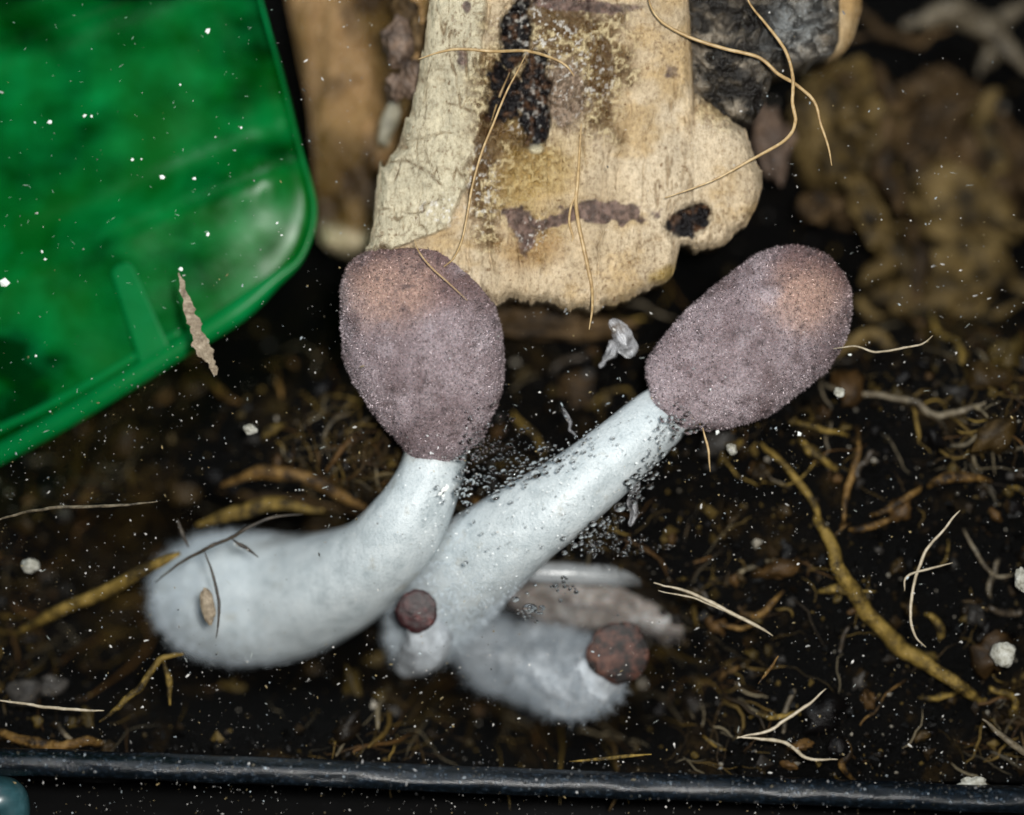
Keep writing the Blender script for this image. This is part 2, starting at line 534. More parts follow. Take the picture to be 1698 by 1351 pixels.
# mat of fine root fibres on the soil face, thicker in patches
V, F, off, Cc = [], [], 0, []
n_f = 0
while n_f < 2300:
    x, z = random.uniform(-78, 78), random.uniform(-37, 14)
    if random.random() > 0.06 + 0.94 * float(sstep(0.0, 0.3, fbm(np.array(x / 17), np.array(z / 12), 71, 3))):
        continue
    n_f += 1
    ang, ln, r = random.gauss(0.15, 0.9), random.uniform(1.5, 7.0), min(0.28, 0.035 * random.paretovariate(1.6))
    px_, pz_ = [x], [z]
    for q_ in range(6):
        ang += random.gauss(0, 0.35)
        px_.append(px_[-1] + ln / 6 * math.cos(ang)); pz_.append(pz_[-1] + ln / 6 * math.sin(ang))
    px_, pz_ = np.array(px_), np.array(pz_)
    py_ = soil_y(px_, pz_) * 0.35 + soil_base(px_, pz_) * 0.65 - random.uniform(-0.3, 1.0)
    py_ = np.maximum(py_, 0.5)
    T_ = np.stack([np.gradient(px_), np.gradient(pz_)], -1)
    T_ /= np.linalg.norm(T_, axis=1)[:, None] + 1e-9
    rad = r * np.array([0.4, 0.9, 1, 1, 0.9, 0.7, 0.25])
    ring = []
    for a_ in (0, PI / 2, PI, 3 * PI / 2):
        ring.append(np.stack([px_ - T_[:, 1] * rad * math.cos(a_), py_ + rad * math.sin(a_), pz_ + T_[:, 0] * rad * math.cos(a_)], -1))
    v = np.stack(ring, 1).reshape(-1, 3)
    V.append(v)
    F += grid_faces(7, 4, True, off)
    off += len(v)
    c_ = np.array(random.choice(((0.10, 0.062, 0.014), (0.14, 0.09, 0.02), (0.09, 0.045, 0.012), (0.16, 0.13, 0.08), (0.05, 0.03, 0.01)))) * random.uniform(0.2, 1.4)
    Cc.append(np.repeat(np.repeat(c_[None], 7, 0) * RNG.uniform(0.4, 1.2, (7, 1)), 4, 0))
tag(mesh('root_fibres', np.vstack(V), F, CRUMB, col=np.vstack(Cc)), 'mat of fine ochre root fibres over the soil face', 'root fibres', None, 'stuff')

# ================================================================== CONTAINER
con = thing('plastic_container', (0, 0, -43.4), 'clear plastic container with a rounded dark bottom rim, holding the soil', 'container')
v = []
for y in (-1.3, -0.15):
    v += [(-120, y, -39), (120, y, -39), (120, y, 100), (-120, y, 100)]
f = [(3, 2, 1, 0), (4, 5, 6, 7), (0, 1, 5, 4), (1, 2, 6, 5), (2, 3, 7, 6), (3, 0, 4, 7)]
mesh('front_wall', v, f, CLEAR, con, smooth=False)


def swept(path, prof, jit=0.0):
    """profile (dy, dz) swept along path of (x, y, z)"""
    path, prof = np.array(path, float), np.array(prof, float)
    v = np.zeros((len(path), len(prof), 3))
    v[..., 0] = path[:, None, 0]
    v[..., 1] = path[:, None, 1] + prof[None, :, 0]
    v[..., 2] = path[:, None, 2] + prof[None, :, 1]
    if jit:
        n_ = fbm(v[..., 0] * 0.25, np.arange(len(prof))[None] * 0.35, 5.0, 3)
        v[..., 1] += jit * n_
        v[..., 2] += jit * 0.6 * fbm(v[..., 0] * 0.2, 3.3, 1.0, 3)
    nr, nc = len(path), len(prof)
    f = grid_faces(nr, nc, True)
    f.append(tuple(range(nc)))
    f.append(tuple(range((nr - 1) * nc, nr * nc))[::-1])
    return v.reshape(-1, 3), f


th = np.linspace(0, 2 * PI, 28, endpoint=False)
a0, a1 = P(-1100, 1222), P(2800, 1372)
path = [tuple(a0.lerp(a1, t)) for t in np.linspace(0, 1, 260)]
v, f = swept(path, [(0.8 + 1.9 * math.cos(t), 1.3 * math.sin(t)) for t in th], 0.34)
mesh('bottom_rim', v, f, RIM, con)
v, f = tube([(*P(830, 948, 12), 0.3), (*P(880, 948, 12), 1.0), (*P(960, 951, 12), 1.2), (*P(1080, 958, 12.5), 1.0), (*P(1200, 967, 12), 0.95), (*P(1330, 976, 12), 0.8), (*P(1440, 984, 12), 0.4)], 10, 24, 0.06, 1.0, seed=4.0)
mesh('moulded_ridge', v, f, RIDGE, con)

v, f = tube([(*P(-60, 1330, 1), 2.6), (*P(-30, 1328, 1), 2.7), (*P(5, 1330, 1), 2.5), (*P(18, 1342, 1), 1.9), (*P(22, 1375, 1), 1.5)], 8, 20, 0.03)
tag(mesh('plastic_tab', v, f, TEAL), 'small rounded teal plastic tab below the container rim', 'tab')

# ================================================================== GREEN PLASTIC TRAY
gt = thing('green_plastic_tray', P(200, 600, 9), 'translucent green plastic tray corner standing against the bark and soil', 'tray')
# outline (photo pixels at depth 8), closed far outside the frame
side = [(380, -240), (405, -120), (432, 0), (468, 130), (498, 250), (514, 305), (521, 345), (516, 385), (495, 432), (455, 475), (395, 525), (300, 586), (200, 648), (100, 708), (0, 762), (-160, 846), (-420, 950)]
sd = crspline(side, 10)
n = len(sd)
ctr = np.array([-420.0, -240.0])
rings = []
for k, t in enumerate(np.linspace(0, 1, 46)):
    q = sd + (ctr - sd) * t
    rings.append(q)
R = np.array(rings)                       # rings x n x 2 (pixels)
px, py = R[..., 0], R[..., 1]
fold = (py - (452 - 0.405 * px))          # 0 along the moulded fold line
dep = 13.5 + 3.0 * sstep(25, -75, fold) + 0.4 * fbm(px / 120, py / 120, 0.5, 2) - 0.9 * np.exp(-((fold - 10) / 38.0) ** 2)
fold2 = (py - (62 - 0.36 * px))
dep = dep - 2.2 * sstep(20, -30, fold2) + 1.2 * np.exp(-((fold2 - 12) / 22.0) ** 2)
tt = np.linspace(0, 1, 46)[:, None]
dep = dep + 1.4 * sstep(0.10, 0.0, tt)
pts = np.array([[tuple(P(px[i, j], py[i, j], dep[i, j])) for j in range(n)] for i in range(R.shape[0])])
bk = pts + np.array([0, 1.5, 0])
v = np.vstack([pts.reshape(-1, 3), bk.reshape(-1, 3)])
nr = R.shape[0]
f = [tuple(q[::-1]) for q in grid_faces(nr, n)] + grid_faces(nr, n, False, nr * n)
for j in range(n - 1):
    f.append((j, j + 1, nr * n + j + 1, nr * n + j))
mesh('panel', v, f, GREEN, gt)
rim = [(a, b - 10 if k > 8 else b) for k, (a, b) in enumerate(side)]
v, f = tube([(*P(a, b, 13.4), 1.15 if k > 10 else 0.10 + 0.035 * k + 0.4 * max(0, k - 8)) for k, (a, b) in enumerate(rim)], 8, 16, 0.02)
mesh('rim', v, f, GREEN_EDGE, gt)
v, f = tube([(*P(a, b - 62, 13.6), 0.5) for a, b in [(300, 612), (230, 650), (150, 697), (60, 745), (0, 772), (-160, 848), (-420, 970)]], 8, 12, 0.03)
mesh('inner_rib', v, f, GREEN_EDGE, gt)


def slab(quad, y0, y1):
    q = [P(a, b, y0) for a, b in quad] + [P(a, b, y1) for a, b in quad]
    n_ = len(quad)
    f = [tuple(range(n_))[::-1], tuple(range(n_, 2 * n_))] + [(i, (i + 1) % n_, n_ + (i + 1) % n_, n_ + i) for i in range(n_)]
    return [tuple(p) for p in q], f


v, f = slab([(183, 452), (190, 440), (212, 433), (222, 440), (284, 578), (284, 592), (232, 612), (226, 585)], 12.6, 13.9)
o = mesh('tab', v, f, GREEN_EDGE, gt, smooth=False)
bv = o.modifiers.new('bevel', 'BEVEL')
bv.width, bv.segments = 0.35 * MM, 3

# ================================================================== WOOD


def column_relief(xs, top, bot, rows, ydepth, colour, back, edge_noise=0.25, round_edge=2.0, ez=0.0):
    """a slab given per pixel column by its upper and lower edge; ydepth(px,py)->mm, colour(px,py)->rgb"""
    xs = np.asarray(xs, float)
    t = np.interp(xs, *np.array(top, float).T)
    b = np.interp(xs, *np.array(bot, float).T)
    w_ = np.hanning(13); w_ /= w_.sum()
    b = np.convolve(np.pad(b, 6, 'edge'), w_, 'valid')
    jn = edge_noise * 30 * fbm(xs / 26.0, 7.7 + ez, 0, 6, 0.72)
    b = b + jn
    t = t + edge_noise * 22 * fbm(xs / 8.0, 2.2 + ez, 0, 5, 0.7) * np.clip(np.abs(np.gradient(t, xs)), 0.3, 5)
    b = np.maximum(b, t + 2)
    u = 0.5 - 0.5 * np.cos(np.linspace(0, PI, rows))
    u = 0.35 * u + 0.65 * np.linspace(0, 1, rows)
    px = np.repeat(xs[None], rows, 0)
    py = t[None] + (b - t)[None] * u[:, None]
    # distance from the outline in pixels, for rounded edges
    ol = np.vstack([np.stack([xs, t], -1), np.stack([xs, b], -1)[::-1]])
    ol = np.vstack([ol, ol[:1]])
    arc_ = np.r_[0, np.cumsum(np.linalg.norm(np.diff(ol, axis=0), axis=1))]
    sa_ = np.arange(0, arc_[-1], 4.0)
    ox, oy = np.interp(sa_, arc_, ol[:, 0]), np.interp(sa_, arc_, ol[:, 1])
    de = np.stack([np.sqrt(((px[r_][:, None] - ox[None]) ** 2 + (py[r_][:, None] - oy[None]) ** 2).min(1)) for r_ in range(rows)])
    y = ydepth(px, py) + round_edge * np.exp(-de / 7.0)
    k = S * (D + y) / D
    front = np.stack([(px - 849) * k, y, (675.5 - py) * k], -1)
    kb = k
    rear = front.copy()
    rear[..., 1] = back
    nr, nc = rows, len(xs)
    v = np.vstack([front.reshape(-1, 3), rear.reshape(-1, 3)])
    f = [tuple(q[::-1]) for q in grid_faces(nr, nc)] + grid_faces(nr, nc, False, nr * nc)
    N = nr * nc
    for j in range(nc - 1):
        f.append((j, j + 1, N + j + 1, N + j))
        a = (nr - 1) * nc
        f.append((a + j + 1, a + j, N + a + j, N + a + j + 1))
    for i in range(nr - 1):
        f.append((i * nc + nc, i * nc, N + i * nc, N + i * nc + nc))
        e = nc - 1
        f.append((i * nc + e, i * nc + nc + e, N + i * nc + nc + e, N + i * nc + e))
    col = np.repeat(colour(px, py).reshape(-1, 3)[None], 2, 0).reshape(-1, 3)
    return v, f, col


def lerp(a, b, t):
    return np.asarray(a) * (1 - t)[..., None] + np.asarray(b) * t[..., None]


def plate_mask(px, py):
    lim = np.interp(py, [-100, 60, 160, 240, 300, 345, 380, 415], [815, 800, 812, 800, 775, 760, 735, 640])
    return sstep(7, -7, px - lim + 14 * fbm(px / 25, py / 25, 3, 3))


HOLES = [(856, 60, 26, 60, 0.1), (885, 150, 24, 75, 0.12), (845, 165, 30, 45, 0.7), (893, 205, 16, 30, 0), (830, 130, 20, 26, 0)]


def hole_mask(px, py):
    h = 0
    for cx, cy, rx, ry, r in HOLES:
        h = np.maximum(h, blob(px, py, cx, cy, rx, ry, r, 0.3, 0.55, 0.05))
    return h


def plate_lines(px, py):
    """fine upright and level cracks of the pale outer layer (1 in a crack)"""
    wx, wy_ = 10 * fbm(px / 50, py / 50, 8, 3), 10 * fbm(px / 50, py / 50, 2, 3)
    lx = np.exp(-np.abs(fbm((px + wx) / 20, (py + wy_) / 110, 11, 3)) / 0.028) * sstep(-0.35, 0.15, fbm(px / 35, py / 28, 5, 2))
    lz = np.exp(-np.abs(fbm((px + wx) / 95, (py + wy_) / 26, 27, 3)) / 0.024) * sstep(-0.2, 0.25, fbm(px / 30, py / 40, 6, 2))
    return np.maximum(lx, lz)


def fissures(px, py):
    return np.exp(-np.abs(fbm(px / 30, py / 150, 33, 4)) / 0.03) * sstep(-0.1, 0.4, fbm(px / 60, py / 80, 44, 3))


def granular(px, py):
    """where the wood is wet and crumbly: round the hollow and down the stained split"""
    return np.maximum.reduce([blob(px, py, 850, 190, 75, 150, 0.05, 0.5, 0.6, 0.03), blob(px, py, 990, 110, 62, 110, 0, 0.5, 0.7, 0.03), blob(px, py, 930, 65, 70, 45, 0.4, 0.5, 0.5), blob(px, py, 805, 320, 26, 110, 0, 0.5, 0.7, 0.03),
                              0.7 * blob(px, py, 880, 395, 45, 40, 0, 0.5, 0.6), 0.5 * blob(px, py, 1190, 190, 45, 26, 0.5, 0.5, 0.5)])


def wood_y(px, py):
    y = 3.4 + 1.6 * fbm(px / 210, py / 240, 4.0, 2)
    y = y + 0.55 * ((px - 960) / 300.0) ** 2
    y = y + 0.45 * fbm(px / 40, py / 75, 1.0, 5, 0.6) + 0.12 * fbm(px / 7, py / 9, 2.0, 3)
    pm = plate_mask(px, py)
    y = y - 0.5 * pm + pm * 0.6 * plate_lines(px, py) + 0.3 * pm * fbm(px / 28, py / 24, 13, 3)
    for x0, wv, d0, ya, yb in ((808, 10, 0.6, -80, 470), (775, 14, 0.45, 250, 470), (998, 9, 0.4, 40, 520), (1030, 16, 0.35, 120, 330), (1075, 14, 0.3, 160, 340), (930, 8, 0.3, 220, 380), (870, 10, 0.35, 380, 500)):
        xl = x0 + wv * fbm(py / 60, x0 * 0.1, 0, 3) * 2
        y = y + d0 * np.exp(-np.abs(px - xl) / 2.6) * sstep(ya, ya + 30, py) * sstep(yb, yb - 30, py)
    y = y + 0.5 * np.abs(fbm(px / 34, py / 260, 88, 3)) * (1 - pm) + 0.55 * np.abs(fbm(px / 28, py / 60, 89, 3)) * sstep(400, 470, py)
    y = y + 0.35 * fissures(px, py) * (1 - pm)
    gr = granular(px, py)
    y = y + gr * (0.75 * fbm(px / 6.5, py / 6.5, 77, 4, 0.65) + 0.15)
    hm = hole_mask(px, py)
    y = y + hm * (2.2 + 1.8 * fbm(px / 9, py / 9, 19, 4, 0.65))
    y = y + blob(px, py, 1142, 366, 38, 24, -0.5, 0.35, 0.35) * (1.3 + 0.9 * fbm(px / 8, py / 8, 23, 3))
    y = y + 0.5 * blob(px, py, 985, 352, 85, 20, -0.03, 0.5, 0.5) + 0.35 * blob(px, py, 866, 372, 26, 26, 0, 0.5, 0.5)
    y = y + 0.8 * blob(px, py, 950, 6, 110, 22, 0.05, 0.5, 0.5)
    y = y - 0.6 * blob(px, py, 938, 155, 36, 55, 0, 0.4, 0.3)
    y = y - 0.45 * blob(px, py, 889, 247, 13, 8, 0, 0.4, 0.2)
    y = y + 0.9 * np.exp(-(np.hypot((px - 1092) / 14, (py - 398) / 9)))
    return y


def wood_col(px, py):
    base = lerp((0.47, 0.365, 0.235), (0.58, 0.475, 0.335), sstep(-0.4, 0.5, fbm(px / 110, py / 110, 3, 4)))
    base = lerp(base, np.array((0.44, 0.30, 0.135)), 0.7 * sstep(0.0, 0.45, fbm(px / 80, py / 60, 12, 5, 0.6)))
    base = base * (0.97 + 0.30 * fbm(px / 30, py / 50, 71, 5, 0.65))[..., None]
    pm = plate_mask(px, py)
    base = lerp(base, np.array((0.51, 0.455, 0.325)) * (1 + 0.30 * fbm(px / 22, py / 22, 81, 5, 0.65))[..., None], pm)
    base = lerp(base, np.array((0.16, 0.10, 0.045)), 0.9 * pm * plate_lines(px, py))
    base = lerp(base, np.array((0.16, 0.095, 0.035)), 0.7 * fissures(px, py) * (1 - pm))
    sp = sstep(0.32, 0.5, fbm(px / 5, py / 5, 66, 2))
    base = lerp(base, np.array((0.15, 0.09, 0.04)), 0.6 * sp * sstep(0.0, 0.4, fbm(px / 70, py / 70, 67, 2)))
    gr = granular(px, py)
    grit = fbm(px / 6.5, py / 6.5, 77, 4, 0.65)
    base = lerp(base, lerp((0.55, 0.45, 0.26), (0.10, 0.052, 0.012), sstep(-0.4, 0.2, grit)), 0.9 * gr)
    base = lerp(base, np.array((0.085, 0.042, 0.010)), 0.85 * sstep(0.25, 0.75, np.maximum.reduce([blob(px, py, 818, 215, 26, 60, 0.35, 0.5, 0.7, 0.05), blob(px, py, 862, 225, 24, 40, 0, 0.5, 0.7, 0.05), blob(px, py, 790, 300, 12, 60, 0.1, 0.5, 0.7, 0.05), blob(px, py, 1000, 120, 16, 60, 0, 0.5, 0.8, 0.05), blob(px, py, 920, 30, 70, 20, 0.1, 0.5, 0.7, 0.05)]) + 0.3 * grit))
    base = lerp(base, np.array((0.36, 0.24, 0.07)), 0.6 * blob(px, py, 890, 300, 60, 80, 0, 0.7, 0.7, 0.03))
    base = lerp(base, np.array((0.30, 0.20, 0.035)), 0.75 * blob(px, py, 1105, 455, 26, 14, -0.4, 0.6, 0.6, 0.05))
    base = lerp(base, np.array((0.30, 0.17, 0.055)), 0.65 * blob(px, py, 880, 412, 50, 36, 0, 0.7, 0.7, 0.04))
    pur = np.maximum.reduce([blob(px, py, 1000, 352, 72, 18, 0.02, 0.35, 0.6), 0.9 * blob(px, py, 925, 366, 50, 11, -0.2, 0.4, 0.6), blob(px, py, 862, 364, 28, 20, 0.3, 0.5, 0.7), 0.8 * blob(px, py, 872, 385, 22, 34, 0, 0.6, 0.8), blob(px, py, 940, 6, 85, 13, 0.12, 0.4, 0.5), 0.7 * blob(px, py, 1112, 120, 13, 13, 0, 0.5, 0.6), 0.7 * blob(px, py, 768, 98, 11, 19, 0, 0.5, 0.6), 0.8 * blob(px, py, 775, 12, 8, 12, 0, 0.4, 0.4), 0.6 * blob(px, py, 1010, 15, 60, 8, -0.1, 0.5, 0.6)])
    base = lerp(base, lerp((0.045, 0.025, 0.025), (0.16, 0.10, 0.085), sstep(-0.35, 0.45, fbm(px / 8, py / 8, 91, 4))), 0.92 * sstep(0.2, 0.8, pur + 0.3 * fbm(px / 9, py / 6, 15, 4)))
    base = lerp(base, lerp((0.10, 0.065, 0.042), (0.25, 0.18, 0.13), sstep(-0.3, 0.3, fbm(px / 5, py / 5, 92, 3))), 0.92 * blob(px, py, 938, 155, 36, 56, 0, 0.25, 0.35))
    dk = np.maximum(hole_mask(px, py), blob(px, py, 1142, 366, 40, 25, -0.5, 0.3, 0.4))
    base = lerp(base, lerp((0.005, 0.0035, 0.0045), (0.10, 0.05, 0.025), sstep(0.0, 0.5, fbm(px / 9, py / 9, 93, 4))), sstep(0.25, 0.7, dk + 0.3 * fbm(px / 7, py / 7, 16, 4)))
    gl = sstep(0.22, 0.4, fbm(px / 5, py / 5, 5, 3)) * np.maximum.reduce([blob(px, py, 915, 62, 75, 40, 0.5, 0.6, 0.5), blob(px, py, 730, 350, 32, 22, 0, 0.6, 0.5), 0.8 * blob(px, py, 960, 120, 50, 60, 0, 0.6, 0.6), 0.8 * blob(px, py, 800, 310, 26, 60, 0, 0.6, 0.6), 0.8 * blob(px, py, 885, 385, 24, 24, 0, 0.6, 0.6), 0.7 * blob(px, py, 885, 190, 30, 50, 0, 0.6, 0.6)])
    base = lerp(base, np.array((0.68, 0.66, 0.62)), 0.8 * gl)  # pale flecks painted as wet glints round the hollow and plate
    base = lerp(base, np.array((0.58, 0.52, 0.36)), 0.9 * blob(px, py, 889, 247, 12, 8, 0, 0.3, 0.2))
    return base


wd = thing('wood_piece', P(940, 515, 5), 'cracked cream piece of decayed wood with dark hollow and purple stains', 'wood')
top = [(606, 412), (614, 400), (622, 345), (630, 285), (660, 245), (674, 200), (690, 150), (696, 96), (706, 40), (714, 0), (724, -90), (1136, -90), (1143, 30), (1147, 90), (1151, 152), (1182, 176), (1215, 200), (1238, 214), (1246, 248), (1258, 275), (1264, 300)]
bot = [(606, 418), (640, 425), (690, 445), (780, 478), (824, 502), (850, 490), (880, 496), (912, 505), (950, 513), (990, 512), (1003, 503), (1017, 509), (1060, 490), (1100, 468), (1118, 452), (1122, 430), (1126, 401), (1138, 403), (1165, 413), (1200, 405), (1235, 375), (1256, 335), (1264, 303)]
xs = np.linspace(606, 1264, 430)
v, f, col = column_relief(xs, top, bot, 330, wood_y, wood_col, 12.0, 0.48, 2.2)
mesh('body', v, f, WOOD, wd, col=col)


def bark_y(px, py):
    px, py = px + 16 * fbm(px / 24, py / 24, 51, 4), py + 16 * fbm(px / 24, py / 24, 57, 4)
    cr = cracks(px / 85 + 1.1 * fbm(px / 60, py / 60, 1, 4), py / 66 + 1.1 * fbm(px / 60, py / 60, 7, 4))
    return 5.2 + 2.0 * fbm(px / 60, py / 40, 14, 4) + 0.8 * fbm(px / 16, py / 10, 3, 4) + 1.4 * np.exp(-cr / 0.06) + 0.25 * fbm(px / 6, py / 6, 3, 3) + 0.012 * np.maximum(px - 1270, 0)


def bark_col(px, py):
    px, py = px + 16 * fbm(px / 24, py / 24, 51, 4), py + 16 * fbm(px / 24, py / 24, 57, 4)
    n_ = sstep(-0.4, 0.5, fbm(px / 34, py / 20, 6, 6, 0.65))
    c_ = lerp((0.012, 0.010, 0.008), (0.25, 0.21, 0.16), n_ ** 1.5)
    c_ = lerp(c_, np.array((0.24, 0.25, 0.25)), 0.8 * blob(px, py, 1325, 48, 45, 45, 0, 0.7, 0.6))
    cr = cracks(px / 85 + 1.1 * fbm(px / 60, py / 60, 1, 4), py / 66 + 1.1 * fbm(px / 60, py / 60, 7, 4))
    return lerp(c_, np.array((0.01, 0.008, 0.007)), 0.9 * np.exp(-cr / 0.07))


v, f, col = column_relief(np.linspace(1138, 1392, 150), [(1138, -90), (1392, -90)], [(1138, 95), (1146, 140), (1160, 160), (1180, 172), (1210, 198), (1238, 210), (1255, 196), (1270, 165), (1280, 128), (1300, 112), (1340, 100), (1385, 92), (1392, 60)], 130, bark_y, bark_col, 15.0, 0.3, 1.6, 3.0)
mesh('bark', v, f, WOOD, wd, col=col)
v, f, col = column_relief(np.linspace(1285, 1428, 90), [(1285, -90), (1428, -90)], [(1285, 40), (1310, 70), (1340, 92), (1372, 97), (1400, 86), (1416, 62), (1428, 10)], 70,
                          lambda px, py: 9.0 + 0.8 * fbm(px / 50, py / 60, 3, 4), lambda px, py: lerp((0.40, 0.25, 0.10), (0.58, 0.44, 0.26), sstep(-0.4, 0.4, fbm(px / 30, py / 50, 9, 4))), 18.0, 0.2, 2.0, 5.0)
mesh('inner_layer', v, f, WOOD, wd, col=col)

# brown bark chunk between the tray and the wood
ch = thing('bark_chunk', P(580, 420, 22), 'rough brown chunk of bark between green tray and cream wood', 'bark')


def chunk_y(px, py):
    return 21 + 4.5 * fbm(px / 70, py / 110, 21, 3) + 1.2 * fbm(px / 22, py / 30, 2, 4) - 10.5 * sstep(595, 690, px) * sstep(330, 150, py)


def chunk_col(px, py):
    c_ = lerp((0.05, 0.027, 0.009), (0.33, 0.20, 0.085), sstep(-0.42, 0.30, fbm(px / 60, py / 90, 17, 4)))
    c_ = lerp(c_, np.array((0.19, 0.11, 0.025)), 0.5 * sstep(0.0, 0.4, fbm(px / 45, py / 60, 31, 3)))
    return lerp(c_, np.array((0.46, 0.39, 0.25)), 0.85 * sstep(372, 398, py + 0.18 * (600 - px)))


v, f, col = column_relief(np.linspace(440, 760, 150), [(440, -110), (760, -110)], [(440, -105), (462, -60), (488, 60), (512, 170), (520, 270), (522, 360), (526, 396), (545, 414), (580, 424), (610, 420), (640, 410), (760, 400)], 170, chunk_y, chunk_col, 40.0, 0.25, 3.0, 9.0)
mesh('body', v, f, WOOD, ch, col=col)
for k, (a, b, rx, rz) in enumerate([(660, 70, 26, 40), (682, 130, 20, 34), (655, 145, 18, 26), (690, 60, 16, 45), (672, 20, 24, 30)]):
    v, f = lump(P(a, b, 9 + k * 0.6), (rx * S, 1.6, rz * S), 36, 24, 0.5, 2.0, k * 3.3)
    mesh('knob', v, f, HUSK_PINK if k < 3 else HUSK, ch)
v, f = lump(P(648, 196, 15), (0.95, 0.9, 3.0), 24, 18, 0.45, 1.8, 2.2, -0.35)
tag(mesh('pale_chip', v, f, PALEWOOD), 'pale elongated chip wedged against the brown bark chunk', 'chip')

# ================================================================== MUSHROOMS


def stack(rows, origin, axis, ydep, n=12, nth=110, ky=0.66, rough=0.035, seed=0.0):
    """rows (t, lo, hi) in photo pixels along axis from origin; closed body of elliptical sections"""
    q = crspline(rows, n)
    ax = np.array(axis, float) / np.hypot(*axis)
    pr = np.array([-ax[1], ax[0]])
    th_ = np.linspace(0, 2 * PI, nth, endpoint=False)
    c = (q[:, 1] + q[:, 2]) / 2
    h = np.maximum((q[:, 2] - q[:, 1]) / 2, 0.3)
    k = S * (D + ydep) / D
    rr = 1 + rough * fbm(np.cos(th_)[None] * 2 + seed, np.sin(th_)[None] * 2, q[:, 0][:, None] / 60, 4) + 0.6 * rough * fbm(np.cos(th_)[None] * 7 + seed, np.sin(th_)[None] * 7, q[:, 0][:, None] / 22, 3)
    a = c[:, None] + h[:, None] * np.cos(th_)[None] * rr
    px = origin[0] + q[:, 0][:, None] * ax[0] + a * pr[0]
    py = origin[1] + q[:, 0][:, None] * ax[1] + a * pr[1]
    y = ydep + h[:, None] * S * ky * np.sin(th_)[None] * rr
    lean = 0.28 * (y - ydep)                       # the cap leans a little, its front edge hangs lower
    lean = lean - 16 * S * np.clip(-np.sin(th_), 0, 1)[None] * np.exp(-(q[:, 0] - q[0, 0]) / 45.0)[:, None]
    v = np.stack([(px - 849) * k + lean * ax[0], y, (675.5 - py) * k - lean * ax[1]], -1)
    nr = len(q)
    f = grid_faces(nr, nth, True)
    f.append(tuple(range(nth)))
    f.append(tuple(range((nr - 1) * nth, nr * nth))[::-1])
    tpar = (q[:, 0] - q[0, 0]) / (q[-1, 0] - q[0, 0])
    return v, f, np.repeat(tpar[:, None], nth, 1), px, py


def fuzz(vgrid, count, length, cfun, fade=0.0):
    """tiny slivers standing on a lathe-like grid of points"""
    nr, nc, _ = vgrid.shape
    nrm = np.cross(np.roll(vgrid, -1, 1) - np.roll(vgrid, 1, 1), np.gradient(vgrid, axis=0))
    nrm /= np.linalg.norm(nrm, axis=2)[..., None] + 1e-9
    cen = vgrid.reshape(-1, 3).mean(0)
    if ((vgrid - cen) * nrm).sum() < 0:
        nrm = -nrm
    d = np.linalg.norm(np.diff(vgrid, axis=0), axis=2)[:, :].mean(1)
    r_ = np.linalg.norm(vgrid - vgrid.mean(1, keepdims=True), axis=2).mean(1)
    wgt = (d * (r_[:-1] + 1e-4))
    ii = RNG.choice(nr - 1, count, p=wgt / wgt.sum())
    jj = RNG.integers(0, nc, count)
    s_, t_ = RNG.random((count, 1)), RNG.random((count, 1))
    p = (vgrid[ii, jj] * (1 - s_) + vgrid[ii + 1, jj] * s_) * (1 - t_) + (vgrid[ii, (jj + 1) % nc] * (1 - s_) + vgrid[ii + 1, (jj + 1) % nc] * s_) * t_
    nn = nrm[ii, jj]
    dirn = nn * RNG.uniform(0.15, 0.8, (count, 1)) + RNG.normal(0, 0.6, (count, 3))
    dirn /= np.linalg.norm(dirn, axis=1)[:, None]
    sgn = (dirn * nn).sum(1)
    dirn = np.where((sgn < 0)[:, None], dirn - 2 * sgn[:, None] * nn, dirn)
    L = length * RNG.uniform(0.4, 1.3, (count, 1))
    if fade:
        L = L * sstep(0.0, fade, ii / nr)[:, None] + 0.02
    w_ = np.cross(dirn, nn + RNG.normal(0, 0.4, (count, 3)))
    w_ /= np.linalg.norm(w_, axis=1)[:, None] + 1e-9
    u_ = np.cross(dirn, w_)
    rad = 0.042 * RNG.uniform(0.6, 1.5, (count, 1))
    a = p - nn * 0.02 + w_ * rad
    b = p - nn * 0.02 - w_ * rad * 0.6 + u_ * rad
    c = p - nn * 0.02 - w_ * rad * 0.6 - u_ * rad
    e = p + dirn * L
    v = np.stack([a, b, c, e], 1).reshape(-1, 3)
    i0 = np.arange(count)[:, None] * 4
    f = np.concatenate([i0 + np.array([[0, 1, 3]]), i0 + np.array([[1, 2, 3]]), i0 + np.array([[2, 0, 3]])])
    cc = np.repeat(cfun(p), 4, 0)
    return v, f.tolist(), cc


def cap_colour(px, py, spot, spot_r, rim_pts, seed):
    c_ = lerp((0.185, 0.138, 0.146), (0.30, 0.242, 0.258), sstep(-0.45, 0.45, fbm(px / 55, py / 55, seed, 4)))
    c_ = lerp(c_, np.array((0.13, 0.07, 0.065)), 0.8 * blob(px, py, rim_pts[0], rim_pts[1], rim_pts[2], rim_pts[3], rim_pts[4], 0.5, 0.25, 0.02))
    c_ = lerp(c_, np.array((0.40, 0.255, 0.20)), 0.8 * blob(px, py, *spot, spot_r[0], spot_r[1], spot_r[2], 0.7, 0.35, 0.03))
    c_ = lerp(c_, np.array((0.11, 0.075, 0.077)), 0.75 * sstep(0.05, 0.5, fbm(px / 26, py / 26, seed + 9, 5, 0.65)))
    c_ = lerp(c_, np.array((0.36, 0.30, 0.32)), 0.65 * sstep(0.1, 0.5, fbm(px / 40, py / 40, seed + 19, 4, 0.6)))
    c_ = lerp(c_, np.array((0.05, 0.035, 0.038)), 0.7 * sstep(0.38, 0.55, fbm(px / 9, py / 9, seed + 5, 3)))
    return c_


def pix(p):
    k = S * (D + p[:, 1]) / D
    return 849 + p[:, 0] / k, 675.5 - p[:, 2] / k


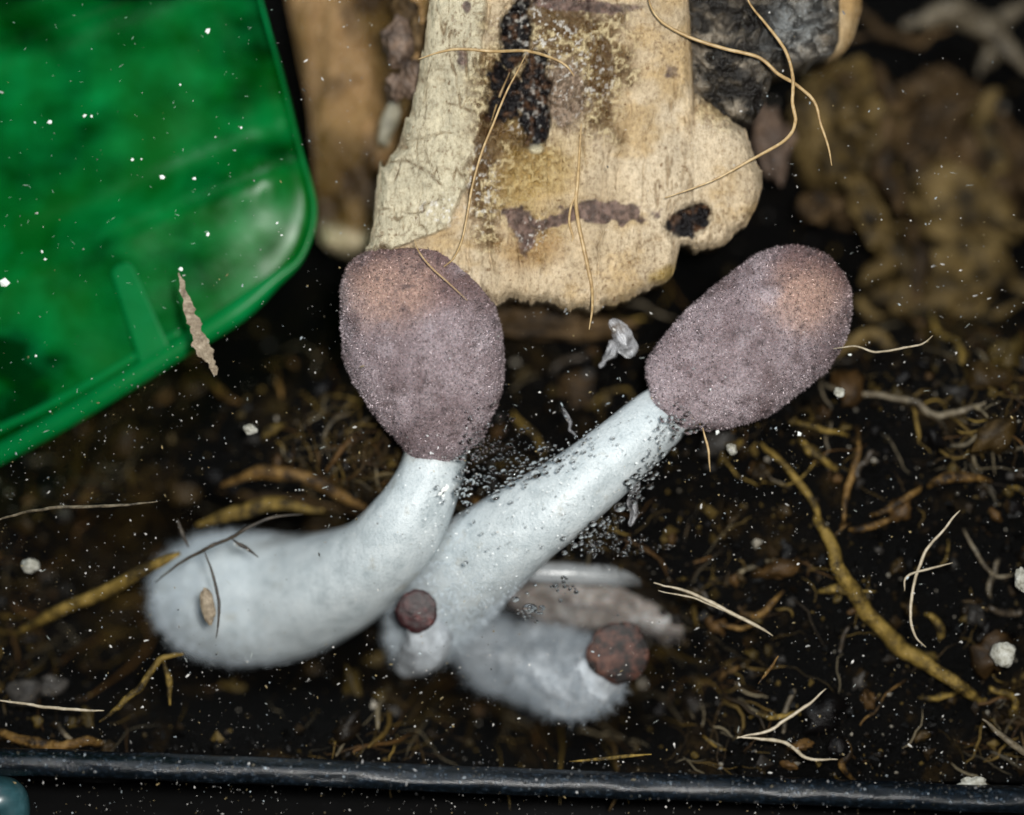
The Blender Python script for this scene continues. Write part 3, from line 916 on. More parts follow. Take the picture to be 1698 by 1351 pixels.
def mushroom(label, rows, origin, axis, ydep, stem_pts, spot, spot_r, rim_pts, foot, seed):
    mr = thing('mushroom', foot, label, 'mushroom')
    v, f, tp_, px, py = stack(rows, origin, axis, ydep, seed=seed)
    col = cap_colour(px, py, spot, spot_r, rim_pts, seed).reshape(-1, 3)
    cap = mesh('cap', v.reshape(-1, 3), f, CAP, mr, col=col)
    cap['_o'] = list(mr['_o'])

    def fc(p):
        a, b = pix(p)
        c_ = cap_colour(a, b, spot, spot_r, rim_pts, seed)
        t = RNG.random((len(p), 1))
        return np.where(t < 0.55, c_ * 1.05, np.where(t < 0.87, c_ * 0.2, c_ * 2.0 + 0.12))

    v2, f2, c2 = fuzz(v, 17000, 0.27, fc)
    tag(mesh('fuzz', v2, f2, FUZZ, cap, smooth=False, col=c2), None, None, None, 'stuff')
    v, f = tube(stem_pts, 12, 48, 0.09, seed=seed)
    st_ = mesh('stem', v, f, STEM, mr)
    st_['_o'] = list(mr['_o'])
    g_ = v[:-2].reshape(-1, 48, 3)
    v2, f2, c2 = fuzz(g_[int(len(g_) * 0.5):], 6000, 1.6, lambda p: np.repeat(np.array([[0.48, 0.54, 0.59]]), len(p), 0), 0.7)
    tag(mesh('fluff', v2, f2, FUZZ, st_, smooth=False, col=c2), None, None, None, 'stuff')
    return mr


rows1 = [(-744, -35, 35), (-742, -52, 45), (-720, -72, 77), (-690, -100, 90), (-650, -126, 107), (-600, -152, 112), (-550, -158, 108), (-500, -160, 94), (-470, -158, 80), (-445, -150, 58), (-428, -135, 40), (-415, -112, 24), (-408, -85, 8), (-405, -45, -20)]
# rows run from the base (t = -744) up to the apex; lo/hi measured from x = 725, axis straight up
rows1 = [(t + 744, lo, hi) for t, lo, hi in rows1]
sp1 = [(*P(722, 690, 7.2), 2.0), (*P(724, 742, 6.9), 3.1), (*P(707, 805, 6.5), 3.5), (*P(672, 868, 7.0), 4.1), (*P(622, 925, 9.5), 4.7), (*P(556, 966, 14), 5.8), (*P(475, 988, 19), 6.9), (*P(392, 990, 21), 7.1), (*P(335, 985, 22), 6.2), (*P(293, 978, 22.5), 4.4), (*P(270, 975, 23), 2.0)]
mushroom('mushroom with upright egg-shaped mauve cap overlapping the cream wood, on a thick curved white stem', rows1, (725, 744), (0, -1), 5.6, sp1,
         (655, 470), (70, 45, -0.3), (700, 430, 150, 60, 0.25), P(390, 1090, 15), 2.0)
rows2 = [(-176, -32, 40), (-170, -48, 52), (-158, -74, 64), (-127, -86, 90), (-90, -95, 108), (-49, -102, 120), (15, -104, 123), (60, -104, 120), (95, -101, 112), (130, -89, 95), (156, -71, 74), (172, -52, 55), (183, -32, 36), (188, -14, 16)]
sp2 = [(*P(1135, 652, 6.6), 2.2), (*P(1094, 692, 6.4), 3.1), (*P(1030, 748, 5.0), 3.5), (*P(948, 815, 5.0), 3.95), (*P(865, 872, 6.4), 4.4), (*P(795, 928, 9.5), 4.9), (*P(745, 985, 14.0), 4.8), (*P(705, 1040, 19), 3.8), (*P(680, 1080, 23), 1.8)]
mushroom('mushroom with tilted oval mauve cap clear of the wood, on a long slanting white stem', rows2, (1243, 560), (0.78, -0.625), 5.4, sp2,
         (1335, 490), (55, 50, 0.0), (1350, 440, 70, 60, 0.6), P(700, 1060, 15), 6.0)

# young mushrooms low down between the stems and the rim
ym = thing('young_mushroom', P(900, 1190, 14), 'young mushroom with round flat brown cap on a fluffy white foot', 'mushroom')
v, f = lump(P(1026, 1082, 8.5), (3.2, 0.6, 3.3), 72, 48, 0.16, 2.0, 4.0)
mesh('cap', v, f, YOUNGCAP, ym)
v, f = tube([(*P(770, 1065, 24), 2.0), (*P(810, 1078, 22), 3.6), (*P(870, 1092, 20), 4.7), (*P(925, 1108, 18), 4.9), (*P(965, 1118, 15), 3.9), (*P(1000, 1105, 11), 2.4)], 12, 48, 0.6, seed=8.0)
ft = mesh('foot', v, f, MYC, ym)
ft['_o'] = list(ym['_o'])
v2, f2, c2 = fuzz(v[:-2].reshape(-1, 48, 3), 5000, 1.5, lambda p: np.repeat(np.array([[0.3, 0.34, 0.38]]), len(p), 0))
tag(mesh('fluff', v2, f2, FUZZ, ft, smooth=False, col=c2), None, None, None, 'stuff')
yr = thing('young_mushroom', P(690, 1110, 12), 'tiny young mushroom with a dark red round cap under the crossing stems', 'mushroom')
v, f = lump(P(691, 1013, 7.0), (2.25, 0.45, 2.2), 56, 36, 0.16, 2.2, 9.0)
mesh('cap', v, f, REDCAP, yr)
v, f = tube([(*P(700, 1030, 9.5), 1.9), (*P(708, 1060, 11), 2.5), (*P(690, 1085, 15), 2.1), (*P(668, 1110, 17), 0.9)], 10, 32, 0.3, seed=3.0)
mesh('foot', v, f, MYC, yr)

mt = thing('mycelium_mat', P(1040, 1040, 16), 'thin greyish mycelium mat hanging under the clear ridge', 'mycelium')
v, f = tube([(*P(850, 985, 19), 1.0), (*P(900, 985, 18), 2.6), (*P(980, 985, 17), 2.9), (*P(1070, 995, 17), 2.6), (*P(1160, 1010, 17), 2.4), (*P(1240, 1030, 18), 1.4)], 10, 40, 0.7, seed=14.0)
bd = mesh('mat', v, f, MAT, mt)
bd['_o'] = list(mt['_o'])
v2, f2, c2 = fuzz(v[:-2].reshape(-1, 40, 3), 3500, 1.6, lambda p: np.repeat(np.array([[0.2, 0.18, 0.17]]), len(p), 0))
tag(mesh('fluff', v2, f2, FUZZ, bd, smooth=False, col=c2), None, None, None, 'stuff')

# ================================================================== ROOTS


def root(px_pts, y, r, mat, label, group=None, name='root', sides=7, jit=0.25, bend=0.0, seed=None, embed=False):
    n_ = len(px_pts)
    ys = y if isinstance(y, (list, tuple)) else [y] * n_
    ys = np.interp(np.linspace(0, 1, n_), np.linspace(0, 1, len(ys)), ys)
    rs = [r * (1 - 0.7 * abs(2 * k / max(1, n_ - 1) - 1.0) ** 2.5) for k in range(n_)]
    sd_ = random.uniform(0, 50) if seed is None else seed
    if embed:
        dense = crspline(px_pts, 4)
        n_ = len(dense)
        px_pts = [tuple(q_) for q_ in dense]
        w0 = [P(a, b, yy) for (a, b), yy in zip(px_pts, np.interp(np.linspace(0, 1, n_), np.linspace(0, 1, len(ys)), ys))]
        sb = np.array([float(soil_base(q_.x, q_.z)) for q_ in w0])
        u_ = np.abs(np.linspace(-1, 1, n_))
        ys = sb - 0.55 - 0.6 * r + (0.9 * r + 0.6) * fbm(np.linspace(0, n_ * 0.12, n_), sd_, 0, 2) + (1.2 + 1.6 * r) * sstep(0.6, 1.0, u_)
        ys = np.maximum(ys, 0.3 + r)
        rs = list(np.interp(np.linspace(0, 1, n_), np.linspace(0, 1, len(rs)), rs))
    v_, f_ = tube([(*P(a, b, yy), rr) for (a, b), yy, rr in zip(px_pts, ys, rs)], 7, sides, jit, seed=sd_, bend=bend)
    return tag(mesh(name, v_, f_, mat), label, 'root', group)


def wy(a, b):
    return float(wood_y(np.array([float(a)]), np.array([float(b)]))[0])


def on_wood(pts, r, lift=0.0):
    return [wy(a, b) - r * 0.6 - lift for a, b in pts]


p = [(1075, -20), (1079, 10), (1100, 38), (1145, 62), (1200, 80), (1258, 95), (1290, 122), (1320, 140), (1350, 168), (1361, 205), (1374, 245), (1379, 274)]
root(p, [2.0, 2.0, 2.0, 1.9, 1.8, 1.8, 2, 2.5, 2.8, 3, 3, 3], 0.19, R_TAN, 'thin tan root arching off the wood past the grey bark, its end hanging free')
p = [(1232, -20), (1246, 10), (1272, 42), (1303, 85), (1315, 130), (1314, 170), (1319, 202), (1302, 232), (1245, 265), (1180, 300), (1103, 328)]
root(p, [2.5, 2.5, 2.2, 2, 1.9, 2, 2, 1.8, 1.6, 1.9, 2.4], 0.19, R_TAN, 'thin tan root crossing the grey bark and doubling back onto the cream wood')
p = [(694, 98), (730, 86), (765, 81), (820, 85), (870, 84), (910, 94), (938, 108), (952, 126)]
root(p, on_wood(p, 0.17, 0.2), 0.17, R_TAN, 'thin tan root lying crosswise over the top of the dark hollow')
p = [(872, 90), (858, 118), (840, 152), (818, 205), (798, 255), (783, 310), (776, 350), (766, 398), (752, 428), (736, 442)]
root(p, [min(2.2, x) for x in on_wood(p, 0.14, 0.3)[:-2]] + [1.2, 0.6], 0.13, R_TAN, 'long thin root running from the dark hollow down to the upright cap')
p = [(964, 205), (961, 250), (958, 300), (955, 335), (961, 380), (972, 430), (981, 475), (982, 512), (977, 546)]
root(p, on_wood(p, 0.2, 0.15)[:-2] + [1.8, 2.0], 0.20, R_TAN, 'tan root hanging down the middle of the wood past its lower edge')
p = [(957, 318), (947, 342), (944, 368), (950, 392), (948, 400)]
root(p, on_wood(p, 0.13, 0.2), 0.14, R_TAN, 'short root loop beside the root down the middle of the wood')
p = [(687, 396), (694, 416), (714, 442), (745, 470), (775, 498)]
root(p, [1.2, 0.6, 0.35, 0.1, 0.2], 0.07, R_TAN, 'hair-thin root lying over the upright mauve cap')
p = [(845, 120), (828, 160), (815, 200)]
root(p, on_wood(p, 0.1, 0.2), 0.10, R_TAN, 'short thin root in the stained edge of the dark hollow')

# roots against the wall and in the soil
RT = [
    ([(1085, 968), (1145, 985), (1205, 1012), (1250, 1036), (1282, 1056)], 0.6, 0.19, R_PALE, 'pale root slanting below the frosted ridge'),
    ([(1090, 978), (1150, 992), (1200, 1014)], 0.7, 0.10, R_PALE, 'hair-thin pale root doubling the root below the ridge'),
    ([(1592, 848), (1575, 866), (1545, 902), (1525, 942), (1515, 985), (1512, 1025), (1519, 1052), (1537, 1072)], 0.8, 0.16, R_PALE, 'pale bow-shaped root beside the thick olive root'),
    ([(1582, 932), (1548, 940), (1518, 948), (1502, 958), (1500, 978)], 0.5, 0.12, R_PALE, 'short pale rootlet crossing the bow-shaped root'),
    ([(1222, 1222), (1272, 1210), (1310, 1190), (1340, 1168), (1368, 1142)], 0.7, 0.17, R_PALE, 'pale root rising from the fork near the bottom rim'),
    ([(1222, 1221), (1262, 1226), (1296, 1232), (1320, 1246), (1342, 1258), (1388, 1257)], 0.7, 0.19, R_PALE, 'pale root running down from the fork near the bottom rim'),
    ([(1340, 830), (1372, 895), (1398, 955), (1432, 1000), (1480, 1060), (1535, 1102), (1600, 1142), (1672, 1184)], [16, 14, 11, 8, 7, 6, 5, 3], 0.9, R_OLIVE, 'thick olive root running down to the end of the soil'),
    ([(1350, 980), (1395, 978), (1440, 1005)], [10, 9, 8], 0.55, R_OLIVE, 'olive side root joining the thick olive root'),
    ([(1530, 1010), (1552, 1040), (1556, 1068), (1545, 1090)], [6, 5, 5], 0.5, R_OLIVE, 'short olive branch standing up from the thick root'),
    ([(1515, 1160), (1560, 1155), (1600, 1140)], [5, 4, 4], 0.4, R_OLIVE, 'stubby olive branch under the thick root'),
    ([(1635, 1195), (1665, 1218), (1700, 1245), (1740, 1280)], 2.0, 0.35, R_GREY, 'greyish root below the end of the thick olive root'),
    ([(1340, 628), (1375, 642), (1420, 655), (1480, 660), (1520, 668), (1550, 688), (1590, 682), (1650, 660), (1710, 640)], [6, 5, 4, 4, 5, 5, 6, 8], 0.38, R_GREY, 'wavy greyish root stretching away beneath the tilted cap'),
    ([(1248, 722), (1290, 762), (1325, 800), (1350, 840), (1362, 880)], [6, 6, 8, 12], 0.42, R_OLIVE, 'straight olive root slanting from under the tilted cap'),
    ([(1322, 722), (1350, 750), (1392, 785)], [9, 9, 10], 0.62, R_OLIVE, 'short stout olive root under the tilted cap'),
    ([(1300, 695), (1360, 712), (1410, 726)], [10, 10, 12], 0.4, R_OLIVE, 'short olive root leaving the lower side of the tilted cap'),
    ([(1536, 808), (1570, 795), (1610, 794), (1645, 802)], [10, 9, 9], 0.6, R_BROWN, 'orange-brown root piece lying level in the soil'),
    ([(1440, 860), (1490, 835), (1535, 802)], [13, 11, 10], 0.5, R_BROWN, 'brown root rising to the level orange-brown root piece'),
    ([(1395, 890), (1402, 830), (1418, 770), (1425, 690)], [12, 12, 13], 0.38, R_BROWN, 'upright brown root crossing behind the wavy greyish root'),
    ([(1400, 882), (1450, 868), (1500, 850)], [14, 13, 12], 0.45, R_BROWN, 'brown root beside the upper end of the thick olive root'),
    ([(1592, 865), (1612, 900), (1632, 940), (1660, 958), (1710, 945)], [3, 4, 5, 4], 0.22, R_GREY, 'greyish root bending beyond the bow-shaped root'),
    ([(1188, 772), (1210, 752), (1232, 728)], [8, 8, 8], 0.7, R_OLIVE, 'stubby olive root end beside the slanting white stem'),
    ([(1165, 705), (1172, 740), (1176, 782)], 1.2, 0.13, R_TAN, 'thin brown rootlet hanging from the base of the tilted cap'),
    ([(1380, 578), (1420, 572), (1455, 582), (1500, 576), (1530, 570), (1548, 554)], 1.0, 0.11, R_PALE, 'hair-thin pale root level with the tilted cap'),
    ([(1260, 1135), (1275, 1110), (1290, 1085)], 2.0, 0.2, R_BROWN, 'short brown rootlet under the pale slanting root'),
    ([(1400, 1225), (1408, 1245), (1398, 1270), (1420, 1300)], 3.0, 0.42, R_BROWN, 'brown root stub standing above the bottom rim'),
    ([(1420, 1305), (1470, 1318), (1510, 1316), (1535, 1300)], 2.2, 0.25, R_BROWN, 'curved brown root lying along the bottom rim'),
    ([(945, 1262), (990, 1260), (1040, 1254), (1080, 1250)], 1.2, 0.18, R_OLIVE, 'thin olive root lying level above the bright part of the rim'),
    ([(-30, 872), (20, 855), (70, 845), (150, 839), (215, 836), (262, 832)], [3, 2.5, 2, 2, 2, 3], 0.17, R_GREY, 'thin greyish root lying level under the green tray'),
    ([(95, 818), (92, 860), (86, 920), (80, 975), (55, 1010), (25, 1035)], [5, 4, 4, 4, 5], 0.34, R_OLIVE, 'upright olive root under the green tray'),
    ([(25, 1050), (90, 1020), (150, 990), (200, 965), (262, 932), (300, 915)], [14, 12, 11, 10, 9, 9], 0.75, R_OLIVE, 'stout olive root pointing at the swollen white stem base'),
    ([(-20, 1158), (40, 1166), (90, 1174), (140, 1178), (172, 1177)], 1.5, 0.16, R_PALE, 'thin pale root lying level near the bottom rim'),
    ([(60, 1172), (85, 1195), (112, 1222), (140, 1240)], 4.0, 0.28, R_GREY, 'greyish rootlet branching down to the orange root lump'),
    ([(-30, 1215), (20, 1222), (60, 1234), (110, 1238), (150, 1230), (190, 1242)], [5, 5, 6, 6], 0.62, R_BROWN, 'orange-brown root lump lying on the bottom rim'),
    ([(165, 1195), (205, 1165), (240, 1125), (262, 1095), (300, 1086)], [5, 5, 6, 7], 0.38, R_OLIVE, 'olive root climbing to the underside of the swollen stem base'),
    ([(268, 1095), (282, 1130), (285, 1165)], [7, 6, 6], 0.35, R_OLIVE, 'short olive root hanging under the swollen stem base'),
    ([(30, 1020), (38, 980), (20, 930), (-15, 900)], [12, 12, 13], 0.5, R_GREY, 'thick greyish root beside the upright olive root'),
    ([(260, 965), (300, 932), (345, 908), (385, 892), (415, 872), (450, 858), (500, 852)], [7, 6.5, 6, 6, 6, 7], 0.20, R_DARK, 'dark thin root lying across the swollen white stem base'),
    ([(384, 892), (405, 905), (430, 924)], [6, 6, 6.5], 0.2, R_DARK, 'short dark branch on the swollen white stem base'),
    ([(338, 912), (350, 945), (360, 985), (362, 1020), (359, 1058)], [6, 6, 5.5, 5.5], 0.15, R_DARK, 'dark root hanging down over the swollen white stem base'),
    ([(295, 862), (302, 885), (312, 908)], [7, 7, 7], 0.24, R_DARK, 'stubby dark root at the upper edge of the swollen stem base'),
    ([(315, 605), (340, 625), (372, 650), (400, 670)], [7, 6, 8], 0.5, R_BROWN, 'brown root under the tip of the bark sliver'),
    ([(430, 735), (450, 715), (472, 698)], [12, 11, 12], 0.55, R_OLIVE, 'short olive root in the dark soil below the tray corner'),
    ([(445, 600), (462, 630), (470, 665)], [14, 13, 14], 0.4, R_BROWN, 'short brown root in the dark soil beside the upright cap'),
    ([(370, 800), (430, 785), (500, 792), (560, 815), (610, 850)], [14, 12, 12, 13, 14], 0.9, R_BROWN, 'broad orange-brown root above the swollen stem base'),
    ([(330, 870), (390, 850), (460, 835), (540, 845)], [14, 13, 13], 0.8, R_OLIVE, 'broad olive root just above the swollen stem base'),
]
for pts_, y_, r_, mt_, lb_ in RT:
    root(pts_, y_, r_, mt_, lb_, bend=0.25 if r_ < 0.3 else 0.5, embed=min(y_ if isinstance(y_, list) else [y_]) >= 2.9 and 'stem base' not in lb_, jit=0.4)

v, f = lump(P(344, 1005, 6.0), (0.75, 0.35, 1.9), 24, 20, 0.35, 1.8, 5.0, 0.15)
tag(mesh('bark_flake', v, f, SLIVER), 'small tan flake caught by the dark root on the stem base', 'flake')

# bark sliver stuck on the wall over the green tray
sl = crspline([(296, 452, 1), (301, 470, 4), (309, 500, 7), (318, 530, 10), (330, 555, 13), (340, 580, 12), (350, 600, 8), (357, 622, 2)], 8)
tri = []
for side_ in (-1, 1):
    for k, (a, b, h_) in enumerate(sl):
        jj = h_ * side_ * (1 + 0.9 * float(fbm(np.array(b / 9.0), np.array(side_ * 3.0), 0, 3)))
        tri.append((a + jj, b - 0.25 * jj))
nn_ = len(sl)
vv, ff = [], []
for y_ in (0.05, 0.55):
    for (a, b) in tri:
        vv.append(tuple(P(a, b, y_ + 0.15 * float(fbm(np.array(a / 6), np.array(b / 6), 0, 3)))))
for k in range(nn_ - 1):
    ff.append((k, k + 1, nn_ + k + 1, nn_ + k))
    o_ = 2 * nn_
    ff.append((o_ + k + 1, o_ + k, o_ + nn_ + k, o_ + nn_ + k + 1))
    ff.append((k + 1, k, o_ + k, o_ + k + 1))
    ff.append((nn_ + k, nn_ + k + 1, o_ + nn_ + k + 1, o_ + nn_ + k))
tag(mesh('bark_sliver', vv, ff, SLIVER, smooth=False), 'narrow frayed brown bark sliver in front of the green tray', 'sliver')

# ------------------------------------------------------------------ blurred litter beyond the wood
LIT = [  # fragments: px, py, depth, rx, ry(depth), rz (px), rot, material, label
    (1280, 235, 14, 30, 60, 0.1, HUSK_PINK, 'pinkish fragment in the gap behind the wood edge'),
    (1400, 210, 30, 95, 90, 0.3, HUSK_OLIVE, 'olive fragment behind the hanging root end'),
    (1360, 345, 24, 32, 26, 0.0, HUSK, 'small brown fragment below the hanging root end'),
    (1545, 190, 36, 80, 75, 0.2, HUSK, 'large round brown husk fragment far back in the soil'),
    (1640, 260, 38, 100, 60, -0.9, HUSK, 'long brown husk fragment slanting far back'),
    (1600, 330, 34, 90, 42, -0.7, HUSK_OLIVE, 'olive husk fragment below the round brown one'),
    (1440, 350, 25, 24, 55, 0.5, HUSK_OLIVE, 'pale olive fragment standing at the dark gap'),
    (1560, 480, 30, 95, 60, 0.3, HUSK_OLIVE, 'wide olive husk fragment beside the tilted cap'),
    (1640, 560, 34, 80, 50, -0.3, HUSK, 'brown husk fragment beyond the hair-thin pale root'),
    (990, 655, 16, 62, 40, 0.1, HUSK, 'brown fragment in the gap between the two caps'),
    (1120, 800, 12, 45, 55, 0.2, HUSK, 'brown fragment under the base of the tilted cap'),
    (1145, 880, 12, 28, 60, 0.0, HUSK_PINK, 'pale brown fragment above the frosted ridge'),
    (20, 960, 16, 45, 60, 0.0, HUSK_PINK, 'greyish pink clod at the edge of the soil'),
    (930, 540, 14, 120, 28, -0.05, HUSK, 'dark brown ledge right under the wood piece'),
    (1200, 1000, 12, 110, 32, -0.35, HUSK_PINK, 'pale brown mass below the frosted ridge'),
    (480, 800, 16, 110, 40, -0.15, HUSK, 'orange-brown mass between the tray and the stem'),
]
for k, (a, b, y_, rx, rz, rt, mt_, lb_) in enumerate(LIT):
    v, f = lump(P(a, b, y_ * (0.92 if b < 620 and a > 1350 else 1.35)), (rx * S * (1.2 if a > 1350 and b < 620 else 1.1), min(rx, rz) * S * 0.8, rz * S * (1.2 if a > 1350 and b < 620 else 1.1)), 72, 48, 0.85, 1.8, 5.1 * k + 1, rt, 5)
    tag(mesh('husk_fragment', v, f, mt_), lb_, 'husk')
LR = [
    ([(1500, 40), (1550, 25), (1610, 30), (1660, 70), (1720, 130)], 30, 1.2, R_GREY, 'pale curved root far back above the round husk'),
    ([(1720, -10), (1670, 30), (1640, 80), (1630, 120)], 31, 0.9, R_GREY, 'pale root branch joining the far curved root'),
    ([(1410, 300), (1450, 360), (1480, 420), (1530, 470), (1590, 500)], 26, 1.1, R_OLIVE, 'olive root curving down past the pale fragment'),
    ([(1425, 470), (1460, 440), (1500, 430), (1540, 450), (1570, 500)], 26, 0.95, R_OLIVE, 'arched olive root next to the tilted cap'),
    ([(1420, 500), (1470, 540), (1530, 560), (1600, 540), (1698, 500)], 25, 0.95, R_OLIVE, 'long olive root sweeping up beyond the tilted cap'),
    ([(1380, 600), (1410, 570), (1450, 560), (1490, 590), (1530, 620)], 18, 0.75, R_OLIVE, 'looped olive root under the far side of the tilted cap'),
    ([(1480, 380), (1540, 370), (1600, 400), (1660, 450), (1720, 500)], 30, 0.9, R_OLIVE, 'olive root slanting over the wide husk fragment'),
    ([(1360, 160), (1420, 180), (1470, 240), (1490, 310), (1530, 350)], 28, 0.9, R_OLIVE, 'olive root bending round the olive fragment'),
    ([(1560, 620), (1610, 590), (1660, 600), (1720, 560)], 26, 0.7, R_BROWN, 'brown root under the far husk fragments'),
]
for pts_, y_, r_, mt_, lb_ in LR:
    root(pts_, y_, r_ * 1.25, HUSK_OLIVE if mt_ is R_OLIVE else mt_, lb_, sides=12, bend=1.0, jit=0.7)

for k in range(18):
    a, b = random.uniform(1370, 1760), random.uniform(-30, 620)
    ang, ln = random.uniform(-PI, PI), random.uniform(90, 220)
    p = [(a, b)]
    for q_ in range(5):
        ang += random.gauss(0, 0.5)
        p.append((p[-1][0] + ln / 5 * math.cos(ang), p[-1][1] + ln / 5 * math.sin(ang)))
    if any(x_ < 1330 for x_, _ in p):
        continue
    y_ = random.uniform(24, 38)
    root(p, [y_ + random.uniform(-3, 3) for _ in range(3)], (rr_ := random.uniform(0.4, 1.5)), (mm_ := random.choice(((HUSK_OLIVE, 'olive'), (HUSK, 'brown'), (HUSK, 'brown'))))[0], '%s %s strand in the tangle %s' % ('stout' if rr_ > 0.95 else 'slender', mm_[1], 'above the round brown husk' if b < 150 else 'level with the lower wood edge' if b < 400 else 'beside the tilted cap'), 'strands of the tangle beyond the wood', name='strand', sides=10, bend=1.2, jit=0.6)

# fine rootlets everywhere in the soil face
for k in range(110):
    a, b = random.uniform(-80, 1780), random.uniform(620, 1260) if random.random() < 0.75 else random.uniform(380, 700)
    if (a < 560 and b < 790 - 0.4 * a) or (230 < a < 1080 and 840 < b < 1210):
        continue
    ang, ln = random.uniform(-PI, PI), random.uniform(40, 170)
    p = [(a, b)]
    for q_ in range(5):
        ang += random.gauss(0, 0.45)
        p.append((p[-1][0] + ln / 5 * math.cos(ang), p[-1][1] + ln / 5 * math.sin(ang)))
    if any(q_[1] > 1235 for q_ in p):
        continue
    y_ = random.uniform(3, 15)
    if b > 1120:
        plc = 'just above the bottom rim'
    elif a < 300:
        plc = 'beside the swollen white stem base' if b > 880 else 'under the green tray'
    elif a > 1380:
        plc = 'around the thick olive root' if b > 860 else 'beyond the tilted cap'
    elif a > 1050:
        plc = 'under the tilted cap'
    elif a > 800:
        plc = 'in the dark gap between the caps'
    else:
        plc = 'in the dark soil beside the upright cap'
    rr_ = random.uniform(0.08, 0.40)
    mt_, nm_ = random.choice(((R_OLIVE, 'olive'), (R_OLIVE, 'olive'), (R_BROWN, 'brown'), (R_GREY, 'greyish'), (R_DARK, 'blackish')))
    root(p, [y_ + random.uniform(-2, 2) for _ in range(3)], rr_, mt_, 'short %s %s rootlet half buried %s' % ('hair-thin' if rr_ < 0.16 else 'thin' if rr_ < 0.27 else 'stout', nm_, plc), 'rootlets half buried in the soil', name='rootlet', bend=0.5, embed=True)

for a, b, y_, rx, rz, lb_ in [(1665, 1085, 5, 20, 22, 'round white grain beyond the thick olive root'), (1612, 1302, 3, 26, 16, 'pale grain lying on the bottom rim'), (1694, 962, 4, 10, 20, 'small cream grain beside the far bent root'),
                              (1392, 650, 5, 9, 8, 'tiny pale grain on the wavy greyish root'), (1214, 745, 5, 9, 10, 'tiny grey grain next to the stubby olive root'), (415, 712, 6, 12, 9, 'small grey grain in the dark soil below the tray corner'), (50, 938, 8, 16, 12, 'small grey grain beside the upright olive root')]:
    v, f = lump(P(a, b, y_), (rx * S, min(rx, rz) * S, rz * S), 24, 18, 0.5, 1.8, a * 0.1)
    tag(mesh('pale_grain', v, f, PERLITE), lb_, 'grain')


def film(a, b, y_, w_, h_, rot, lb_, seed):
    n1, n2 = 22, 30
    uu, tt_ = np.meshgrid(np.linspace(-1, 1, n1), np.linspace(-1, 1, n2))
    wid = w_ * (0.55 + 0.45 * fbm(tt_ * 1.6 + seed, 3.0, 0, 3)) * np.sqrt(1.05 - tt_ ** 2)
    x_ = uu * wid + 6 * fbm(tt_ * 2, seed, 1, 2)
    z_ = tt_ * h_
    c, s = math.cos(rot), math.sin(rot)
    px_, py_ = a + x_ * c - z_ * s, b + x_ * s + z_ * c
    yy = y_ + 1.0 * fbm(uu * 1.4, tt_ * 1.4, seed, 3) + 0.8 * np.abs(uu)
    pts_ = np.array([tuple(P(q, r, d)) for q, r, d in zip(px_.ravel(), py_.ravel(), yy.ravel())])
    v_ = np.vstack([pts_, pts_ + (0, 0.12, 0)])
    f_ = grid_faces(n2, n1) + [tuple(q[::-1]) for q in grid_faces(n2, n1, False, n1 * n2)]
    tag(mesh('plastic_film', v_, f_, FILM), lb_, 'film')


film(1032, 560, 4.5, 26, 36, -0.5, 'crumpled clear film scrap between wood and tilted cap', 1.0)
film(1012, 585, 5.5, 16, 30, 0.5, 'narrow clear film scrap crossing the crumpled one', 4.0)
film(1052, 835, 4.5, 20, 38, 0.1, 'clear film scrap under the slanting white stem', 7.0)
film(942, 700, 5.0, 8, 28, -0.5, 'thin silvery film strip in the dark gap between the caps', 11.0)

# ================================================================== CONDENSATION, DUST AND PAINTED GLINTS ON THE WALL


def dome(center, rx, rz, h_, nu=14, nv=5):
    th_ = np.linspace(0, 2 * PI, nu, endpoint=False)
    ring = []
    for k in range(nv):
        a = (PI / 2) * k / nv
        ring.append(np.stack([rx * np.cos(a) * np.cos(th_), np.full(nu, h_ * math.sin(a)), rz * np.cos(a) * np.sin(th_)], -1))
    v_ = np.vstack(ring + [np.array([[0, h_, 0]])]) + np.array(center)
    f_ = grid_faces(nv, nu, True)
    t_ = nv * nu
    f_ = [q[::-1] for q in f_]
    f_ += [(t_, (nv - 1) * nu + j, (nv - 1) * nu + (j + 1) % nu)[::1] for j in range(nu)]
    f_.append(tuple(range(nu)))
    return v_, f_


zones = [  # px, py, spread x, spread y, rot, how many, radius mm
    (855, 785, 85, 20, -0.3, 150, 0.2), (830, 745, 60, 40, 0, 160, 0.12), (790, 730, 22, 45, 0, 70, 0.16), (770, 800, 12, 40, 0, 40, 0.2),
    (950, 745, 60, 25, -0.6, 70, 0.12), (1105, 715, 22, 40, 0.5, 70, 0.17), (1070, 790, 40, 14, -0.8, 60, 0.2), (1000, 870, 60, 12, -0.55, 70, 0.2),
    (985, 895, 40, 18, 0, 50, 0.22), (1030, 905, 60, 16, 0, 60, 0.15), (880, 1015, 22, 16, 0, 22, 0.22), (1150, 712, 30, 8, 0, 16, 0.3), (840, 880, 110, 40, -0.6, 14, 0.14), (930, 975, 30, 15, 0, 20, 0.18)]
V, F, off = [], [], 0
placed = []
for a, b, sx, sy, rt, cnt, rad in zones:
    for k in range(cnt):
        u, t = random.gauss(0, sx * 0.6), random.gauss(0, sy * 0.6)
        qx, qy = a + u * math.cos(rt) - t * math.sin(rt), b + u * math.sin(rt) + t * math.cos(rt)
        r = rad * min(2.4, random.lognormvariate(-0.15, 0.45))
        c = P(qx, qy, -0.15)
        if any((c.x - e[0]) ** 2 + (c.z - e[1]) ** 2 < (0.8 * (r + e[2])) ** 2 for e in placed):
            continue
        placed.append((c.x, c.z, r))
        v, f = dome((c.x, -0.15, c.z), r * random.uniform(0.9, 1.5), r * random.uniform(0.7, 1.1), r * 0.45)
        V.append(v); F += [tuple(i + off for i in q) for q in f]; off += len(v)
